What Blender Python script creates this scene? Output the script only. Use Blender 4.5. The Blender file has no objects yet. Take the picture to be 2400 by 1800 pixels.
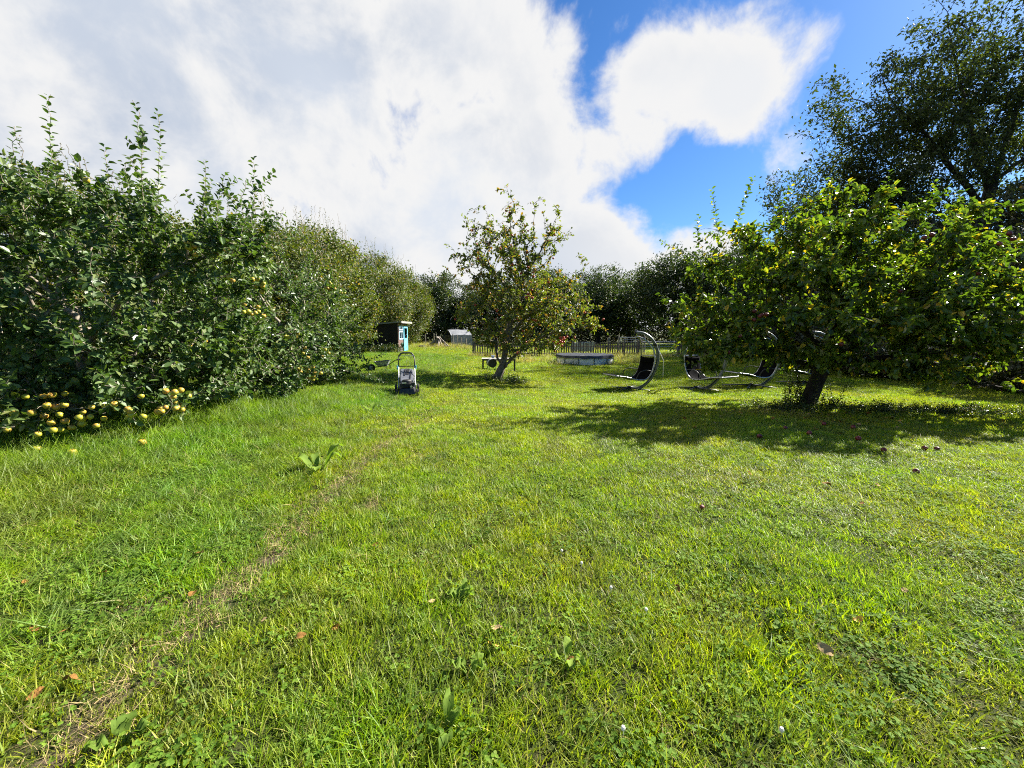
import bpy, math
import numpy as np
from mathutils import Vector

# ------------------------------------------------------------------ camera
scene = bpy.context.scene
COL = scene.collection
R = math.radians
PITCH = math.atan(125 / 950.0)
cam_d = bpy.data.cameras.new("camera")
cam_d.sensor_width = 36.0
cam_d.lens = 36.0 * 950 / 2400
cam_d.clip_start = 0.05
cam_d.clip_end = 4000
cam = bpy.data.objects.new("camera", cam_d)
cam.location = (0, 0, 1.55)
cam.rotation_euler = (R(90) - PITCH, 0, 0)
COL.objects.link(cam)
scene.camera = cam

# ------------------------------------------------------------------ light and exposure
SUN_AZ, SUN_EL = R(60), R(37)          # clockwise from the view direction (+Y), above the horizon
scene.view_settings.view_transform = 'Standard'
scene.view_settings.look = 'None'
scene.view_settings.gamma = 1.0
scene.view_settings.exposure = 1.75
scene.view_settings.use_curve_mapping = False
sun_d = bpy.data.lights.new("sun", 'SUN')
sun_d.energy = 5.0
sun_d.angle = R(0.53)
sun_d.color = (1.0, 0.95, 0.86)
sun = bpy.data.objects.new("sun", sun_d)
sdir = Vector((math.sin(SUN_AZ) * math.cos(SUN_EL), math.cos(SUN_AZ) * math.cos(SUN_EL), math.sin(SUN_EL)))
sun.rotation_euler = sdir.to_track_quat('Z', 'Y').to_euler()
sun.location = (20, 12, 30)
COL.objects.link(sun)

cy = scene.cycles
cy.max_bounces = 6
cy.diffuse_bounces = 3
cy.glossy_bounces = 2
cy.transmission_bounces = 4
cy.transparent_max_bounces = 6
cy.caustics_reflective = False
cy.caustics_refractive = False
cy.use_adaptive_sampling = True
cy.adaptive_threshold = 0.02
cy.use_denoising = False
cy.filter_width = 1.05


def node(nt, kind, ins=None, **props):
    n = nt.nodes.new(kind)
    for k, v in props.items():
        setattr(n, k, v)
    for k, v in (ins or {}).items():
        s = n.inputs[k]
        if isinstance(v, bpy.types.NodeSocket):
            nt.links.new(v, s)
        else:
            s.default_value = v
    return n


def math_(nt, op, a, b=None, c=None, clamp=False):
    n = nt.nodes.new('ShaderNodeMath')
    n.operation = op
    n.use_clamp = clamp
    for i, v in enumerate((a, b, c)):
        if v is None:
            continue
        if isinstance(v, bpy.types.NodeSocket):
            nt.links.new(v, n.inputs[i])
        else:
            n.inputs[i].default_value = v
    return n.outputs[0]


def mixc(nt, fac, a, b, blend='MIX'):
    n = nt.nodes.new('ShaderNodeMix')
    n.data_type = 'RGBA'
    n.blend_type = blend
    n.clamp_factor = True
    for i, v in ((0, fac), (6, a), (7, b)):
        if isinstance(v, bpy.types.NodeSocket):
            nt.links.new(v, n.inputs[i])
        elif i == 0:
            n.inputs[0].default_value = v
        else:
            n.inputs[i].default_value = (*v, 1) if len(v) == 3 else v
    return n.outputs[2]


def smooth(nt, v, lo, hi, a=0.0, b=1.0):
    n = nt.nodes.new('ShaderNodeMapRange')
    n.interpolation_type = 'SMOOTHSTEP'
    nt.links.new(v, n.inputs[0])
    for i, q in enumerate((lo, hi, a, b)):
        n.inputs[i + 1].default_value = q
    return n.outputs[0]


def pix_dir(px, py):                    # direction of a point of the sky (only used to lay out the cloud bank)
    x, v = (px - 1200) / 950.0, -(py - 900) / 950.0
    return Vector((x, math.cos(PITCH) + math.sin(PITCH) * v, -math.sin(PITCH) + math.cos(PITCH) * v)).normalized()


def build_world():
    w = bpy.data.worlds.new("World")
    scene.world = w
    w.use_nodes = True
    nt = w.node_tree
    nt.nodes.clear()
    sky = node(nt, 'ShaderNodeTexSky', sky_type='NISHITA', sun_disc=False, sun_elevation=SUN_EL,
               sun_rotation=SUN_AZ, air_density=1.0, dust_density=0.3, ozone_density=2.5, altitude=50)
    hsv = node(nt, 'ShaderNodeHueSaturation', {'Saturation': 1.22, 'Value': 0.40, 'Color': sky.outputs[0]})
    tc = node(nt, 'ShaderNodeTexCoord')
    d = tc.outputs['Generated']
    nrm = node(nt, 'ShaderNodeVectorMath', {0: d}, operation='NORMALIZE').outputs[0]
    sep = node(nt, 'ShaderNodeSeparateXYZ', {0: nrm})
    zz = math_(nt, 'ADD', math_(nt, 'MAXIMUM', sep.outputs[2], 0.0), 0.30)
    px = math_(nt, 'DIVIDE', sep.outputs[0], zz)
    py = math_(nt, 'DIVIDE', sep.outputs[1], zz)
    pv = node(nt, 'ShaderNodeCombineXYZ', {0: px, 1: py, 2: 1.7}).outputs[0]
    n1 = node(nt, 'ShaderNodeTexNoise', {'Vector': nrm, 'Scale': 5.2, 'Detail': 8.0, 'Roughness': 0.58, 'Distortion': 0.25})
    n2 = node(nt, 'ShaderNodeTexNoise', {'Vector': pv, 'Scale': 0.9, 'Detail': 2.0, 'Roughness': 0.45, 'Distortion': 0.2})
    n3 = node(nt, 'ShaderNodeTexNoise', {'Vector': nrm, 'Scale': 15.0, 'Detail': 6.0, 'Roughness': 0.60, 'Distortion': 0.3})
    dens = math_(nt, 'MULTIPLY_ADD', n1.outputs[0], 2.3, -1.56)
    dens = math_(nt, 'ADD', dens, math_(nt, 'MULTIPLY_ADD', n3.outputs[0], 0.55, -0.275))
    # the great cloud bank on the left: everything on one side of a plane through the viewer
    a, b = pix_dir(1260, 60), pix_dir(1480, 520)
    pn = a.cross(b).normalized()
    if pn.dot(pix_dir(300, 300)) < 0:
        pn = -pn
    dot = node(nt, 'ShaderNodeVectorMath', {0: nrm, 1: tuple(pn)}, operation='DOT_PRODUCT').outputs['Value']
    dens = math_(nt, 'ADD', dens, smooth(nt, dot, -0.16, 0.17, 0.0, 1.0))
    for (x, y, rad, amt) in ((1500, 180, 0.11, 0.50), (1600, 140, 0.14, 0.52), (1720, 150, 0.15, 0.52), (1820, 205, 0.13, 0.55), (1650, 230, 0.12, 0.50), (1740, 235, 0.10, 0.4), (1430, 250, 0.13, -0.30), (1560, 430, 0.18, -0.48), (1700, 480, 0.14, -0.30), (1410, 60, 0.08, -0.15), (1960, 75, 0.085, 0.62), (1900, 290, 0.10, 0.45), (1850, 300, 0.16, -0.25), (1990, 250, 0.2, -0.2),
                             (1820, 385, 0.10, 0.62), (1690, 325, 0.09, 0.50), (1450, 640, 0.26, 0.75), (1680, 600, 0.14, 0.75), (1470, 320, 0.15, 0.42), (1340, 50, 0.08, 0.35), (1560, 335, 0.10, 0.35)):
        c = pix_dir(x, y)
        dist = node(nt, 'ShaderNodeVectorMath', {0: nrm, 1: tuple(c)}, operation='DISTANCE').outputs['Value']
        dens = math_(nt, 'ADD', dens, smooth(nt, dist, rad, 0.0, 0.0, amt))
    mask = smooth(nt, dens, -0.14, 0.36)
    thick = math_(nt, 'MULTIPLY', smooth(nt, dens, 0.35, 1.0), smooth(nt, dot, 0.0, 0.30, 0.25, 1.0))
    grey = mixc(nt, smooth(nt, n2.outputs[0], 0.38, 0.66), (0.60, 0.68, 0.82), (0.84, 0.91, 1.02))
    ccol = mixc(nt, thick, (1.04, 1.04, 1.04), grey)
    gain = mixc(nt, 1.0, ccol, (2.6, 2.6, 2.6), 'MULTIPLY')
    blue = mixc(nt, 1.0, hsv.outputs[0], (0.74, 0.95, 1.18), 'MULTIPLY')
    out = mixc(nt, mask, blue, gain)
    bg = node(nt, 'ShaderNodeBackground', {'Color': out, 'Strength': 0.10})
    o = node(nt, 'ShaderNodeOutputWorld')
    nt.links.new(bg.outputs[0], o.inputs[0])


build_world()

# ------------------------------------------------------------------ helpers: materials


def new_mat(name):
    m = bpy.data.materials.new(name)
    m.use_nodes = True
    nt = m.node_tree
    nt.nodes.clear()
    o = nt.nodes.new('ShaderNodeOutputMaterial')
    return m, nt, o


def leaf_mat(name, c1, c2, c3, yellow, yfrac=0.05, rough=0.42, transl=0.32, spec=0.5, clump=0.9, clump_amt=0.35):
    m, nt, o = new_mat(name)
    g = node(nt, 'ShaderNodeNewGeometry')
    ramp = node(nt, 'ShaderNodeValToRGB', {0: g.outputs['Random Per Island']})
    e = ramp.color_ramp.elements
    e[0].position, e[0].color = 0.0, (*c1, 1)
    e[1].position, e[1].color = 1.0, (*yellow, 1)
    for p, c in ((0.45, c2), (0.93 - yfrac, c3), (min(0.97, 1.0 - yfrac), yellow)):
        q = e.new(p)
        q.color = (*c, 1)
    nz = node(nt, 'ShaderNodeTexNoise', {'Vector': g.outputs['Position'], 'Scale': clump, 'Detail': 2.0})
    val = smooth(nt, nz.outputs[0], 0.3, 0.7, 1.0 - clump_amt, 1.0 + clump_amt)
    hs = node(nt, 'ShaderNodeHueSaturation', {'Color': ramp.outputs[0], 'Value': val,
                                              'Hue': smooth(nt, nz.outputs[0], 0.3, 0.7, 0.515, 0.49)})
    col = hs.outputs[0]
    p = node(nt, 'ShaderNodeBsdfPrincipled', {'Base Color': col, 'Roughness': rough})
    p.inputs['Specular IOR Level'].default_value = spec
    tcol = mixc(nt, 1.0, col, (1.5, 1.7, 0.45), 'MULTIPLY')
    t = node(nt, 'ShaderNodeBsdfTranslucent', {'Color': tcol})
    mx = node(nt, 'ShaderNodeMixShader', {0: transl, 1: p.outputs[0], 2: t.outputs[0]})
    nt.links.new(mx.outputs[0], o.inputs[0])
    return m


def grass_mat(name, c1, c2, c3, dry, dryfrac=0.10, transl=0.35, rough=0.5):
    """blade colour varies from blade to blade and in broad patches of the sward"""
    m, nt, o = new_mat(name)
    g = node(nt, 'ShaderNodeNewGeometry')
    ramp = node(nt, 'ShaderNodeValToRGB', {0: g.outputs['Random Per Island']})
    e = ramp.color_ramp.elements
    e[0].position, e[0].color = 0.0, (*c1, 1)
    e[1].position, e[1].color = 1.0, (*dry, 1)
    for p, c in ((0.5, c2), (0.95 - dryfrac, c3), (1.0 - dryfrac * 0.7, dry)):
        e.new(p).color = (*c, 1)
    nz = node(nt, 'ShaderNodeTexNoise', {'Vector': g.outputs['Position'], 'Scale': 0.55, 'Detail': 4.0, 'Roughness': 0.6})
    n2 = node(nt, 'ShaderNodeTexNoise', {'Vector': g.outputs['Position'], 'Scale': 2.7, 'Detail': 3.0})
    hs = node(nt, 'ShaderNodeHueSaturation', {'Color': ramp.outputs[0],
                                              'Hue': smooth(nt, nz.outputs[0], 0.32, 0.68, 0.522, 0.482),
                                              'Saturation': smooth(nt, n2.outputs[0], 0.3, 0.7, 0.9, 1.05),
                                              'Value': smooth(nt, n2.outputs[0], 0.3, 0.7, 0.78, 1.25)})
    col = hs.outputs[0]
    p = node(nt, 'ShaderNodeBsdfPrincipled', {'Base Color': col, 'Roughness': rough})
    p.inputs['Specular IOR Level'].default_value = 0.35
    t = node(nt, 'ShaderNodeBsdfTranslucent', {'Color': mixc(nt, 1.0, col, (1.5, 1.6, 0.5), 'MULTIPLY')})
    mx = node(nt, 'ShaderNodeMixShader', {0: transl, 1: p.outputs[0], 2: t.outputs[0]})
    nt.links.new(mx.outputs[0], o.inputs[0])
    return m


def noise_mat(name, c1, c2, scale=8.0, rough=0.8, metallic=0.0, bump=0.0, stretch=(1, 1, 1), spec=0.4, detail=5.0, lo=0.35, hi=0.65):
    m, nt, o = new_mat(name)
    tc = node(nt, 'ShaderNodeTexCoord')
    mp = node(nt, 'ShaderNodeMapping', {0: tc.outputs['Object'], 'Scale': stretch})
    nz = node(nt, 'ShaderNodeTexNoise', {'Vector': mp.outputs[0], 'Scale': scale, 'Detail': detail, 'Roughness': 0.6})
    f = smooth(nt, nz.outputs[0], lo, hi)
    p = node(nt, 'ShaderNodeBsdfPrincipled', {'Base Color': mixc(nt, f, c1, c2), 'Roughness': rough, 'Metallic': metallic})
    p.inputs['Specular IOR Level'].default_value = spec
    if bump:
        b = node(nt, 'ShaderNodeBump', {'Height': nz.outputs[0], 'Strength': bump, 'Distance': 0.03})
        nt.links.new(b.outputs[0], p.inputs['Normal'])
    nt.links.new(p.outputs[0], o.inputs[0])
    return m


M = {}
M['apple_dark'] = leaf_mat('apple_leaf_dark', (0.050, 0.092, 0.022), (0.078, 0.130, 0.032), (0.115, 0.165, 0.048), (0.17, 0.20, 0.065), 0.04, 0.42, 0.26, 0.4, clump_amt=0.2)
M['apple_mid'] = leaf_mat('apple_leaf_mid', (0.080, 0.108, 0.024), (0.118, 0.142, 0.028), (0.170, 0.180, 0.038), (0.32, 0.16, 0.04), 0.08, 0.45, 0.40)
M['apple_light'] = leaf_mat('apple_leaf_light', (0.048, 0.088, 0.015), (0.088, 0.136, 0.018), (0.165, 0.205, 0.024), (0.42, 0.29, 0.025), 0.04, 0.33, 0.40, 0.5, clump=1.6, clump_amt=0.3)
M['hazel'] = leaf_mat('hazel_leaf', (0.055, 0.082, 0.015), (0.086, 0.114, 0.018), (0.125, 0.140, 0.024), (0.22, 0.15, 0.035), 0.07, 0.55, 0.30)
M['oak'] = leaf_mat('oak_leaf', (0.026, 0.048, 0.013), (0.038, 0.062, 0.016), (0.055, 0.080, 0.019), (0.10, 0.10, 0.02), 0.05, 0.5, 0.25, clump=0.5)
M['ash'] = leaf_mat('ash_leaf', (0.034, 0.050, 0.018), (0.050, 0.068, 0.022), (0.075, 0.092, 0.030), (0.08, 0.09, 0.02), 0.04, 0.6, 0.26, 0.25, clump=0.3)
M['hedge'] = leaf_mat('hedge_leaf', (0.028, 0.040, 0.014), (0.040, 0.050, 0.018), (0.058, 0.062, 0.022), (0.12, 0.08, 0.04), 0.12, 0.55, 0.2, clump=0.4)
M['sucker'] = leaf_mat('sucker_leaf', (0.030, 0.055, 0.015), (0.042, 0.070, 0.018), (0.06, 0.09, 0.02), (0.16, 0.12, 0.03), 0.05, 0.4, 0.25)
M['grass'] = grass_mat('lawn_grass_blade', (0.138, 0.206, 0.012), (0.215, 0.275, 0.015), (0.290, 0.335, 0.024), (0.42, 0.36, 0.10), 0.06, 0.42)
M['long'] = grass_mat('long_grass_blade', (0.095, 0.180, 0.013), (0.145, 0.235, 0.017), (0.205, 0.275, 0.024), (0.36, 0.31, 0.11), 0.06, 0.42)
M['meadow'] = grass_mat('meadow_grass_blade', (0.17, 0.19, 0.04), (0.26, 0.24, 0.07), (0.36, 0.30, 0.11), (0.45, 0.36, 0.16), 0.3)
M['clover'] = leaf_mat('clover_leaf', (0.075, 0.150, 0.016), (0.110, 0.195, 0.020), (0.150, 0.230, 0.028), (0.16, 0.22, 0.04), 0.05, 0.7, 0.34, 0.12, clump=1.5)
M['dock'] = leaf_mat('dock_leaf', (0.13, 0.21, 0.03), (0.16, 0.245, 0.035), (0.20, 0.27, 0.045), (0.26, 0.25, 0.06), 0.05, 0.7, 0.4, 0.12)
M['straw'] = noise_mat('dead_grass', (0.36, 0.27, 0.12), (0.22, 0.16, 0.07), 20)
M['bark'] = noise_mat('apple_bark', (0.085, 0.068, 0.050), (0.19, 0.165, 0.125), 14, 0.9, bump=0.9, stretch=(1, 1, 0.35))
M['bark_pale'] = noise_mat('twig_bark', (0.16, 0.13, 0.095), (0.28, 0.24, 0.18), 18, 0.8)
M['bark_dark'] = noise_mat('dark_bark', (0.016, 0.013, 0.010), (0.042, 0.034, 0.026), 9, 0.95, bump=0.8, stretch=(1, 1, 0.3))


def apple_mat(name, base, blush, lo, hi):
    m, nt, o = new_mat(name)
    tc = node(nt, 'ShaderNodeTexCoord')
    oi = node(nt, 'ShaderNodeObjectInfo')
    nz = node(nt, 'ShaderNodeTexNoise', {'Vector': tc.outputs['Object'], 'Scale': 14.0, 'Detail': 4.0, 'W': oi.outputs['Random']}, noise_dimensions='4D')
    f = smooth(nt, math_(nt, 'MULTIPLY_ADD', oi.outputs['Random'], 0.25, nz.outputs[0]), lo, hi)
    p = node(nt, 'ShaderNodeBsdfPrincipled', {'Base Color': mixc(nt, f, base, blush), 'Roughness': 0.45})
    nt.links.new(p.outputs[0], o.inputs[0])
    return m


M['apple_yellow'] = apple_mat('yellow_apple_skin', (0.37, 0.34, 0.03), (0.44, 0.22, 0.04), 0.55, 0.85)
M['apple_red'] = apple_mat('red_apple_skin', (0.42, 0.05, 0.025), (0.50, 0.20, 0.05), 0.6, 0.95)
M['apple_crimson'] = apple_mat('crimson_apple_skin', (0.10, 0.010, 0.012), (0.18, 0.03, 0.02), 0.5, 0.9)
M['stem'] = noise_mat('apple_stalk', (0.07, 0.05, 0.03), (0.12, 0.09, 0.05), 30)

# ------------------------------------------------------------------ helpers: meshes


def link(o, parent=None):
    COL.objects.link(o)
    if parent is not None:
        o.parent = parent
    return o


def tag(o, label=None, cat=None, group=None, kind=None):
    for k, v in (('label', label), ('category', cat), ('group', group), ('kind', kind)):
        if v:
            o[k] = v
    return o


def empty(name, loc=(0, 0, 0), rz=0.0):
    o = bpy.data.objects.new(name, None)
    o.empty_display_size = 0.2
    o.location = loc
    o.rotation_euler = (0, 0, rz)
    return link(o)


def np_mesh(name, V, faces, mats, smooth_=False, midx=None):
    """V (n,3); faces: list of int arrays (m,k)"""
    me = bpy.data.meshes.new(name)
    V = np.asarray(V, dtype=np.float32)
    me.vertices.add(len(V))
    me.vertices.foreach_set('co', V.ravel())
    idx = np.concatenate([np.asarray(f, dtype=np.int32).ravel() for f in faces if len(f)])
    tot = np.concatenate([np.full(len(f), f.shape[1], dtype=np.int32) for f in faces if len(f)])
    start = np.concatenate(([0], np.cumsum(tot)[:-1])).astype(np.int32)
    me.loops.add(len(idx))
    me.loops.foreach_set('vertex_index', idx)
    me.polygons.add(len(tot))
    me.polygons.foreach_set('loop_start', start)
    me.polygons.foreach_set('loop_total', tot)
    me.polygons.foreach_set('use_smooth', np.full(len(tot), smooth_, dtype=bool))
    for m in (mats if isinstance(mats, (list, tuple)) else [mats]):
        me.materials.append(m)
    if midx is not None:
        me.polygons.foreach_set('material_index', np.asarray(midx, dtype=np.int32))
    me.update()
    me.validate()
    return me


def np_obj(name, V, faces, mats, parent=None, smooth_=False):
    return link(bpy.data.objects.new(name, np_mesh(name, V, faces, mats, smooth_)), parent)


class MB:
    """collects boxes, bars and tubes; build() links them as one mesh object"""

    def __init__(s):
        s.v, s.f = [], []

    def add(s, vs, fs):
        b = len(s.v)
        s.v += [tuple(p) for p in vs]
        s.f += [tuple(i + b for i in q) for q in fs]
        return s

    def box(s, c, size, rot=None):
        hx, hy, hz = (q / 2 for q in size)
        vs = [Vector((x, y, z)) for x in (-hx, hx) for y in (-hy, hy) for z in (-hz, hz)]
        if rot is not None:
            vs = [rot @ p for p in vs]
        c = Vector(c)
        return s.add([p + c for p in vs], [(0, 1, 3, 2), (4, 6, 7, 5), (0, 4, 5, 1), (2, 3, 7, 6), (0, 2, 6, 4), (1, 5, 7, 3)])

    def hexa(s, p8):
        """eight corners: bottom loop then top loop"""
        return s.add(p8, [(3, 2, 1, 0), (4, 5, 6, 7), (0, 1, 5, 4), (1, 2, 6, 5), (2, 3, 7, 6), (3, 0, 4, 7)])

    def tube(s, pts, r, n=8, closed=False, caps=True):
        pts = [Vector(p) for p in pts]
        k = len(pts)
        rs = r if isinstance(r, (list, tuple)) else [r] * k
        ref = None
        rings = []
        for i, p in enumerate(pts):
            if closed:
                t = pts[(i + 1) % k] - pts[i - 1]
            else:
                t = pts[min(i + 1, k - 1)] - pts[max(i - 1, 0)]
            t.normalize()
            if ref is None:
                ref = Vector((0, 0, 1)) if abs(t.z) < 0.9 else Vector((1, 0, 0))
            a = t.cross(ref).normalized()
            b = a.cross(t).normalized()
            ref = b
            rings.append([p + (a * math.cos(2 * math.pi * j / n) + b * math.sin(2 * math.pi * j / n)) * rs[i] for j in range(n)])
        vs = [q for ring in rings for q in ring]
        fs = []
        for i in range(k if closed else k - 1):
            i2 = (i + 1) % k
            for j in range(n):
                fs.append((i * n + j, i * n + (j + 1) % n, i2 * n + (j + 1) % n, i2 * n + j))
        if caps and not closed:
            fs.append(tuple(range(n - 1, -1, -1)))
            fs.append(tuple((k - 1) * n + j for j in range(n)))
        return s.add(vs, fs)

    def lathe(s, prof, c=(0, 0, 0), n=24, axis='Z'):
        vs, fs = [], []
        for (r, z) in prof:
            for j in range(n):
                a = 2 * math.pi * j / n
                q = (r * math.cos(a), r * math.sin(a), z)
                if axis == 'X':
                    q = (q[2], q[0], q[1])
                elif axis == 'Y':
                    q = (q[0], q[2], q[1])
                vs.append(tuple(q[i] + c[i] for i in range(3)))
        for i in range(len(prof) - 1):
            for j in range(n):
                fs.append((i * n + j, i * n + (j + 1) % n, (i + 1) * n + (j + 1) % n, (i + 1) * n + j))
        return s.add(vs, fs)

    def build(s, name, mat, parent=None, bevel=0.0, smooth_=False, loc=None):
        me = bpy.data.meshes.new(name)
        me.from_pydata(s.v, [], s.f)
        me.materials.append(mat)
        if smooth_:
            me.polygons.foreach_set('use_smooth', [True] * len(me.polygons))
        me.update()
        o = link(bpy.data.objects.new(name, me), parent)
        if loc is not None:
            o.location = loc
        if bevel:
            b = o.modifiers.new('edge', 'BEVEL')
            b.width = bevel
            b.segments = 2
            b.limit_method = 'ANGLE'
        return o


def spline(pts, n=8):
    """Catmull-Rom through the points"""
    P = [Vector(p) for p in pts]
    out = []
    for i in range(len(P) - 1):
        p0, p1, p2, p3 = P[max(i - 1, 0)], P[i], P[i + 1], P[min(i + 2, len(P) - 1)]
        for k in range(n):
            t = k / n
            out.append(0.5 * ((2 * p1) + (p2 - p0) * t + (2 * p0 - 5 * p1 + 4 * p2 - p3) * t * t + (3 * p1 - p0 - 3 * p2 + p3) * t ** 3))
    out.append(P[-1])
    return out


# ------------------------------------------------------------------ the ground
def S(t):
    t = np.clip(t, 0.0, 1.0)
    return t * t * (3 - 2 * t)


def rut_x(y):
    return -1.76 + 0.07 * np.sin(y * 0.8 + 0.6) + 0.012 * y


def wob(x, y, s=1.0):
    """cheap smooth noise, -1..1"""
    x, y = x * s, y * s
    return (np.sin(1.7 * x + 0.9 * y + 1.3) + np.sin(-1.1 * x + 2.1 * y + 4.2) + np.sin(2.9 * x - 1.6 * y + 0.4) * 0.7
            + np.sin(3.7 * x + 3.1 * y + 2.2) * 0.5 + np.sin(-5.3 * x + 2.3 * y) * 0.35) / 3.2


def gz(x, y):
    x = np.asarray(x, dtype=float)
    y = np.asarray(y, dtype=float)
    z = -0.40 * S((y - 4) / 9) * S((x + 3.5 + 3.5 * S((y - 15) / 10)) / 5.5)
    z = z + 0.10 * S((-x - 2.6) / 2.2) * S((20 - y) / 8)
    near = S((60 - np.hypot(x, y)) / 40)
    z = z + near * (0.022 * wob(x, y, 0.9) + 0.012 * wob(x + 7, y - 3, 2.6))
    rut = np.exp(-((x - rut_x(y)) / 0.20) ** 2) * S((y + 1) / 2) * S((13 - y) / 4)
    z = z - 0.045 * rut * (0.75 + 0.5 * wob(x, y, 2.0))
    return z


def G(x, y):
    return float(gz(x, y))


def ground_material():
    m, nt, o = new_mat('turf_soil')
    g = node(nt, 'ShaderNodeNewGeometry')
    pos = g.outputs['Position']
    n1 = node(nt, 'ShaderNodeTexNoise', {'Vector': pos, 'Scale': 0.6, 'Detail': 5.0})
    n2 = node(nt, 'ShaderNodeTexNoise', {'Vector': pos, 'Scale': 9.0, 'Detail': 6.0, 'Roughness': 0.7})
    n3 = node(nt, 'ShaderNodeTexNoise', {'Vector': pos, 'Scale': 90.0, 'Detail': 3.0})
    green = mixc(nt, smooth(nt, n1.outputs[0], 0.35, 0.65), (0.026, 0.040, 0.007), (0.040, 0.052, 0.010))
    green = mixc(nt, smooth(nt, n2.outputs[0], 0.45, 0.7), green, (0.042, 0.036, 0.016))
    soil = mixc(nt, n3.outputs[0], (0.045, 0.034, 0.022), (0.13, 0.10, 0.065))
    at = node(nt, 'ShaderNodeAttribute', attribute_name='bare')
    f = math_(nt, 'MULTIPLY_ADD', smooth(nt, n2.outputs[0], 0.3, 0.7), 0.5, at.outputs['Fac'])
    col = mixc(nt, smooth(nt, f, 0.55, 0.85), green, soil)
    p = node(nt, 'ShaderNodeBsdfPrincipled', {'Base Color': col, 'Roughness': 0.95})
    p.inputs['Specular IOR Level'].default_value = 0.15
    b = node(nt, 'ShaderNodeBump', {'Height': n2.outputs[0], 'Strength': 0.6, 'Distance': 0.05})
    nt.links.new(b.outputs[0], p.inputs['Normal'])
    nt.links.new(p.outputs[0], o.inputs[0])
    return m


BARE = [(-1.25, 3.4, 0.14, 0.12, 0.75), (-1.56, 3.0, 0.13, 0.22, .6), (-1.7, 2.5, 0.14, 0.2, .5), (-1.15, 4.9, 0.2, 0.2, 0.35), (-2.1, 2.1, 0.10, 0.08, 0.85), (-3.0, 3.6, 0.2, 0.15, 0.5),
        (-5.2, 35.0, 1.6, 0.7, 0.9), (6.4, 8.6, 2.0, 0.7, 0.6), (9.5, 8.9, 1.5, 0.5, 0.6)]


def bareness(x, y):
    b = 0.58 * np.exp(-((x - rut_x(y)) / 0.17) ** 2) * S((y + 1) / 2) * S((13 - y) / 4) * (0.88 + 0.28 * wob(x * 0.3, y, 1.7))
    for (cx, cyy, rx, ry, a) in BARE:
        b = np.maximum(b, a * np.exp(-((x - cx) / rx) ** 2 - ((y - cyy) / ry) ** 2))
    return np.clip(b, 0, 1)


def build_ground():
    def axis(lo, hi, fine_lo, fine_hi, st):
        a = list(np.arange(fine_lo, fine_hi + 1e-6, st))
        d, x = st, fine_hi
        while x < hi:
            d *= 1.25
            x += d
            a.append(min(x, hi))
        d, x = st, fine_lo
        while x > lo:
            d *= 1.25
            x -= d
            a.insert(0, max(x, lo))
        return np.array(a)
    xs = axis(-900, 900, -9, 16, 0.11)
    ys = axis(-200, 1500, 0.4, 20, 0.11)
    X, Y = np.meshgrid(xs, ys)
    V = np.stack([X.ravel(), Y.ravel(), gz(X, Y).ravel()], 1)
    nx, ny = len(xs), len(ys)
    i = np.arange(nx * ny).reshape(ny, nx)
    F = np.stack([i[:-1, :-1], i[:-1, 1:], i[1:, 1:], i[1:, :-1]], -1).reshape(-1, 4)
    o = np_obj('ground', V, [F], ground_material(), smooth_=True)
    a = o.data.attributes.new('bare', 'FLOAT', 'POINT')
    a.data.foreach_set('value', bareness(V[:, 0], V[:, 1]).astype(np.float32))
    tag(o, 'grassy garden ground sloping gently down from the track', kind='structure')


build_ground()

# ------------------------------------------------------------------ trees: skeleton, wood and leaves


def unit(a):
    return a / np.maximum(np.linalg.norm(a, axis=-1, keepdims=True), 1e-9)


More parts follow.
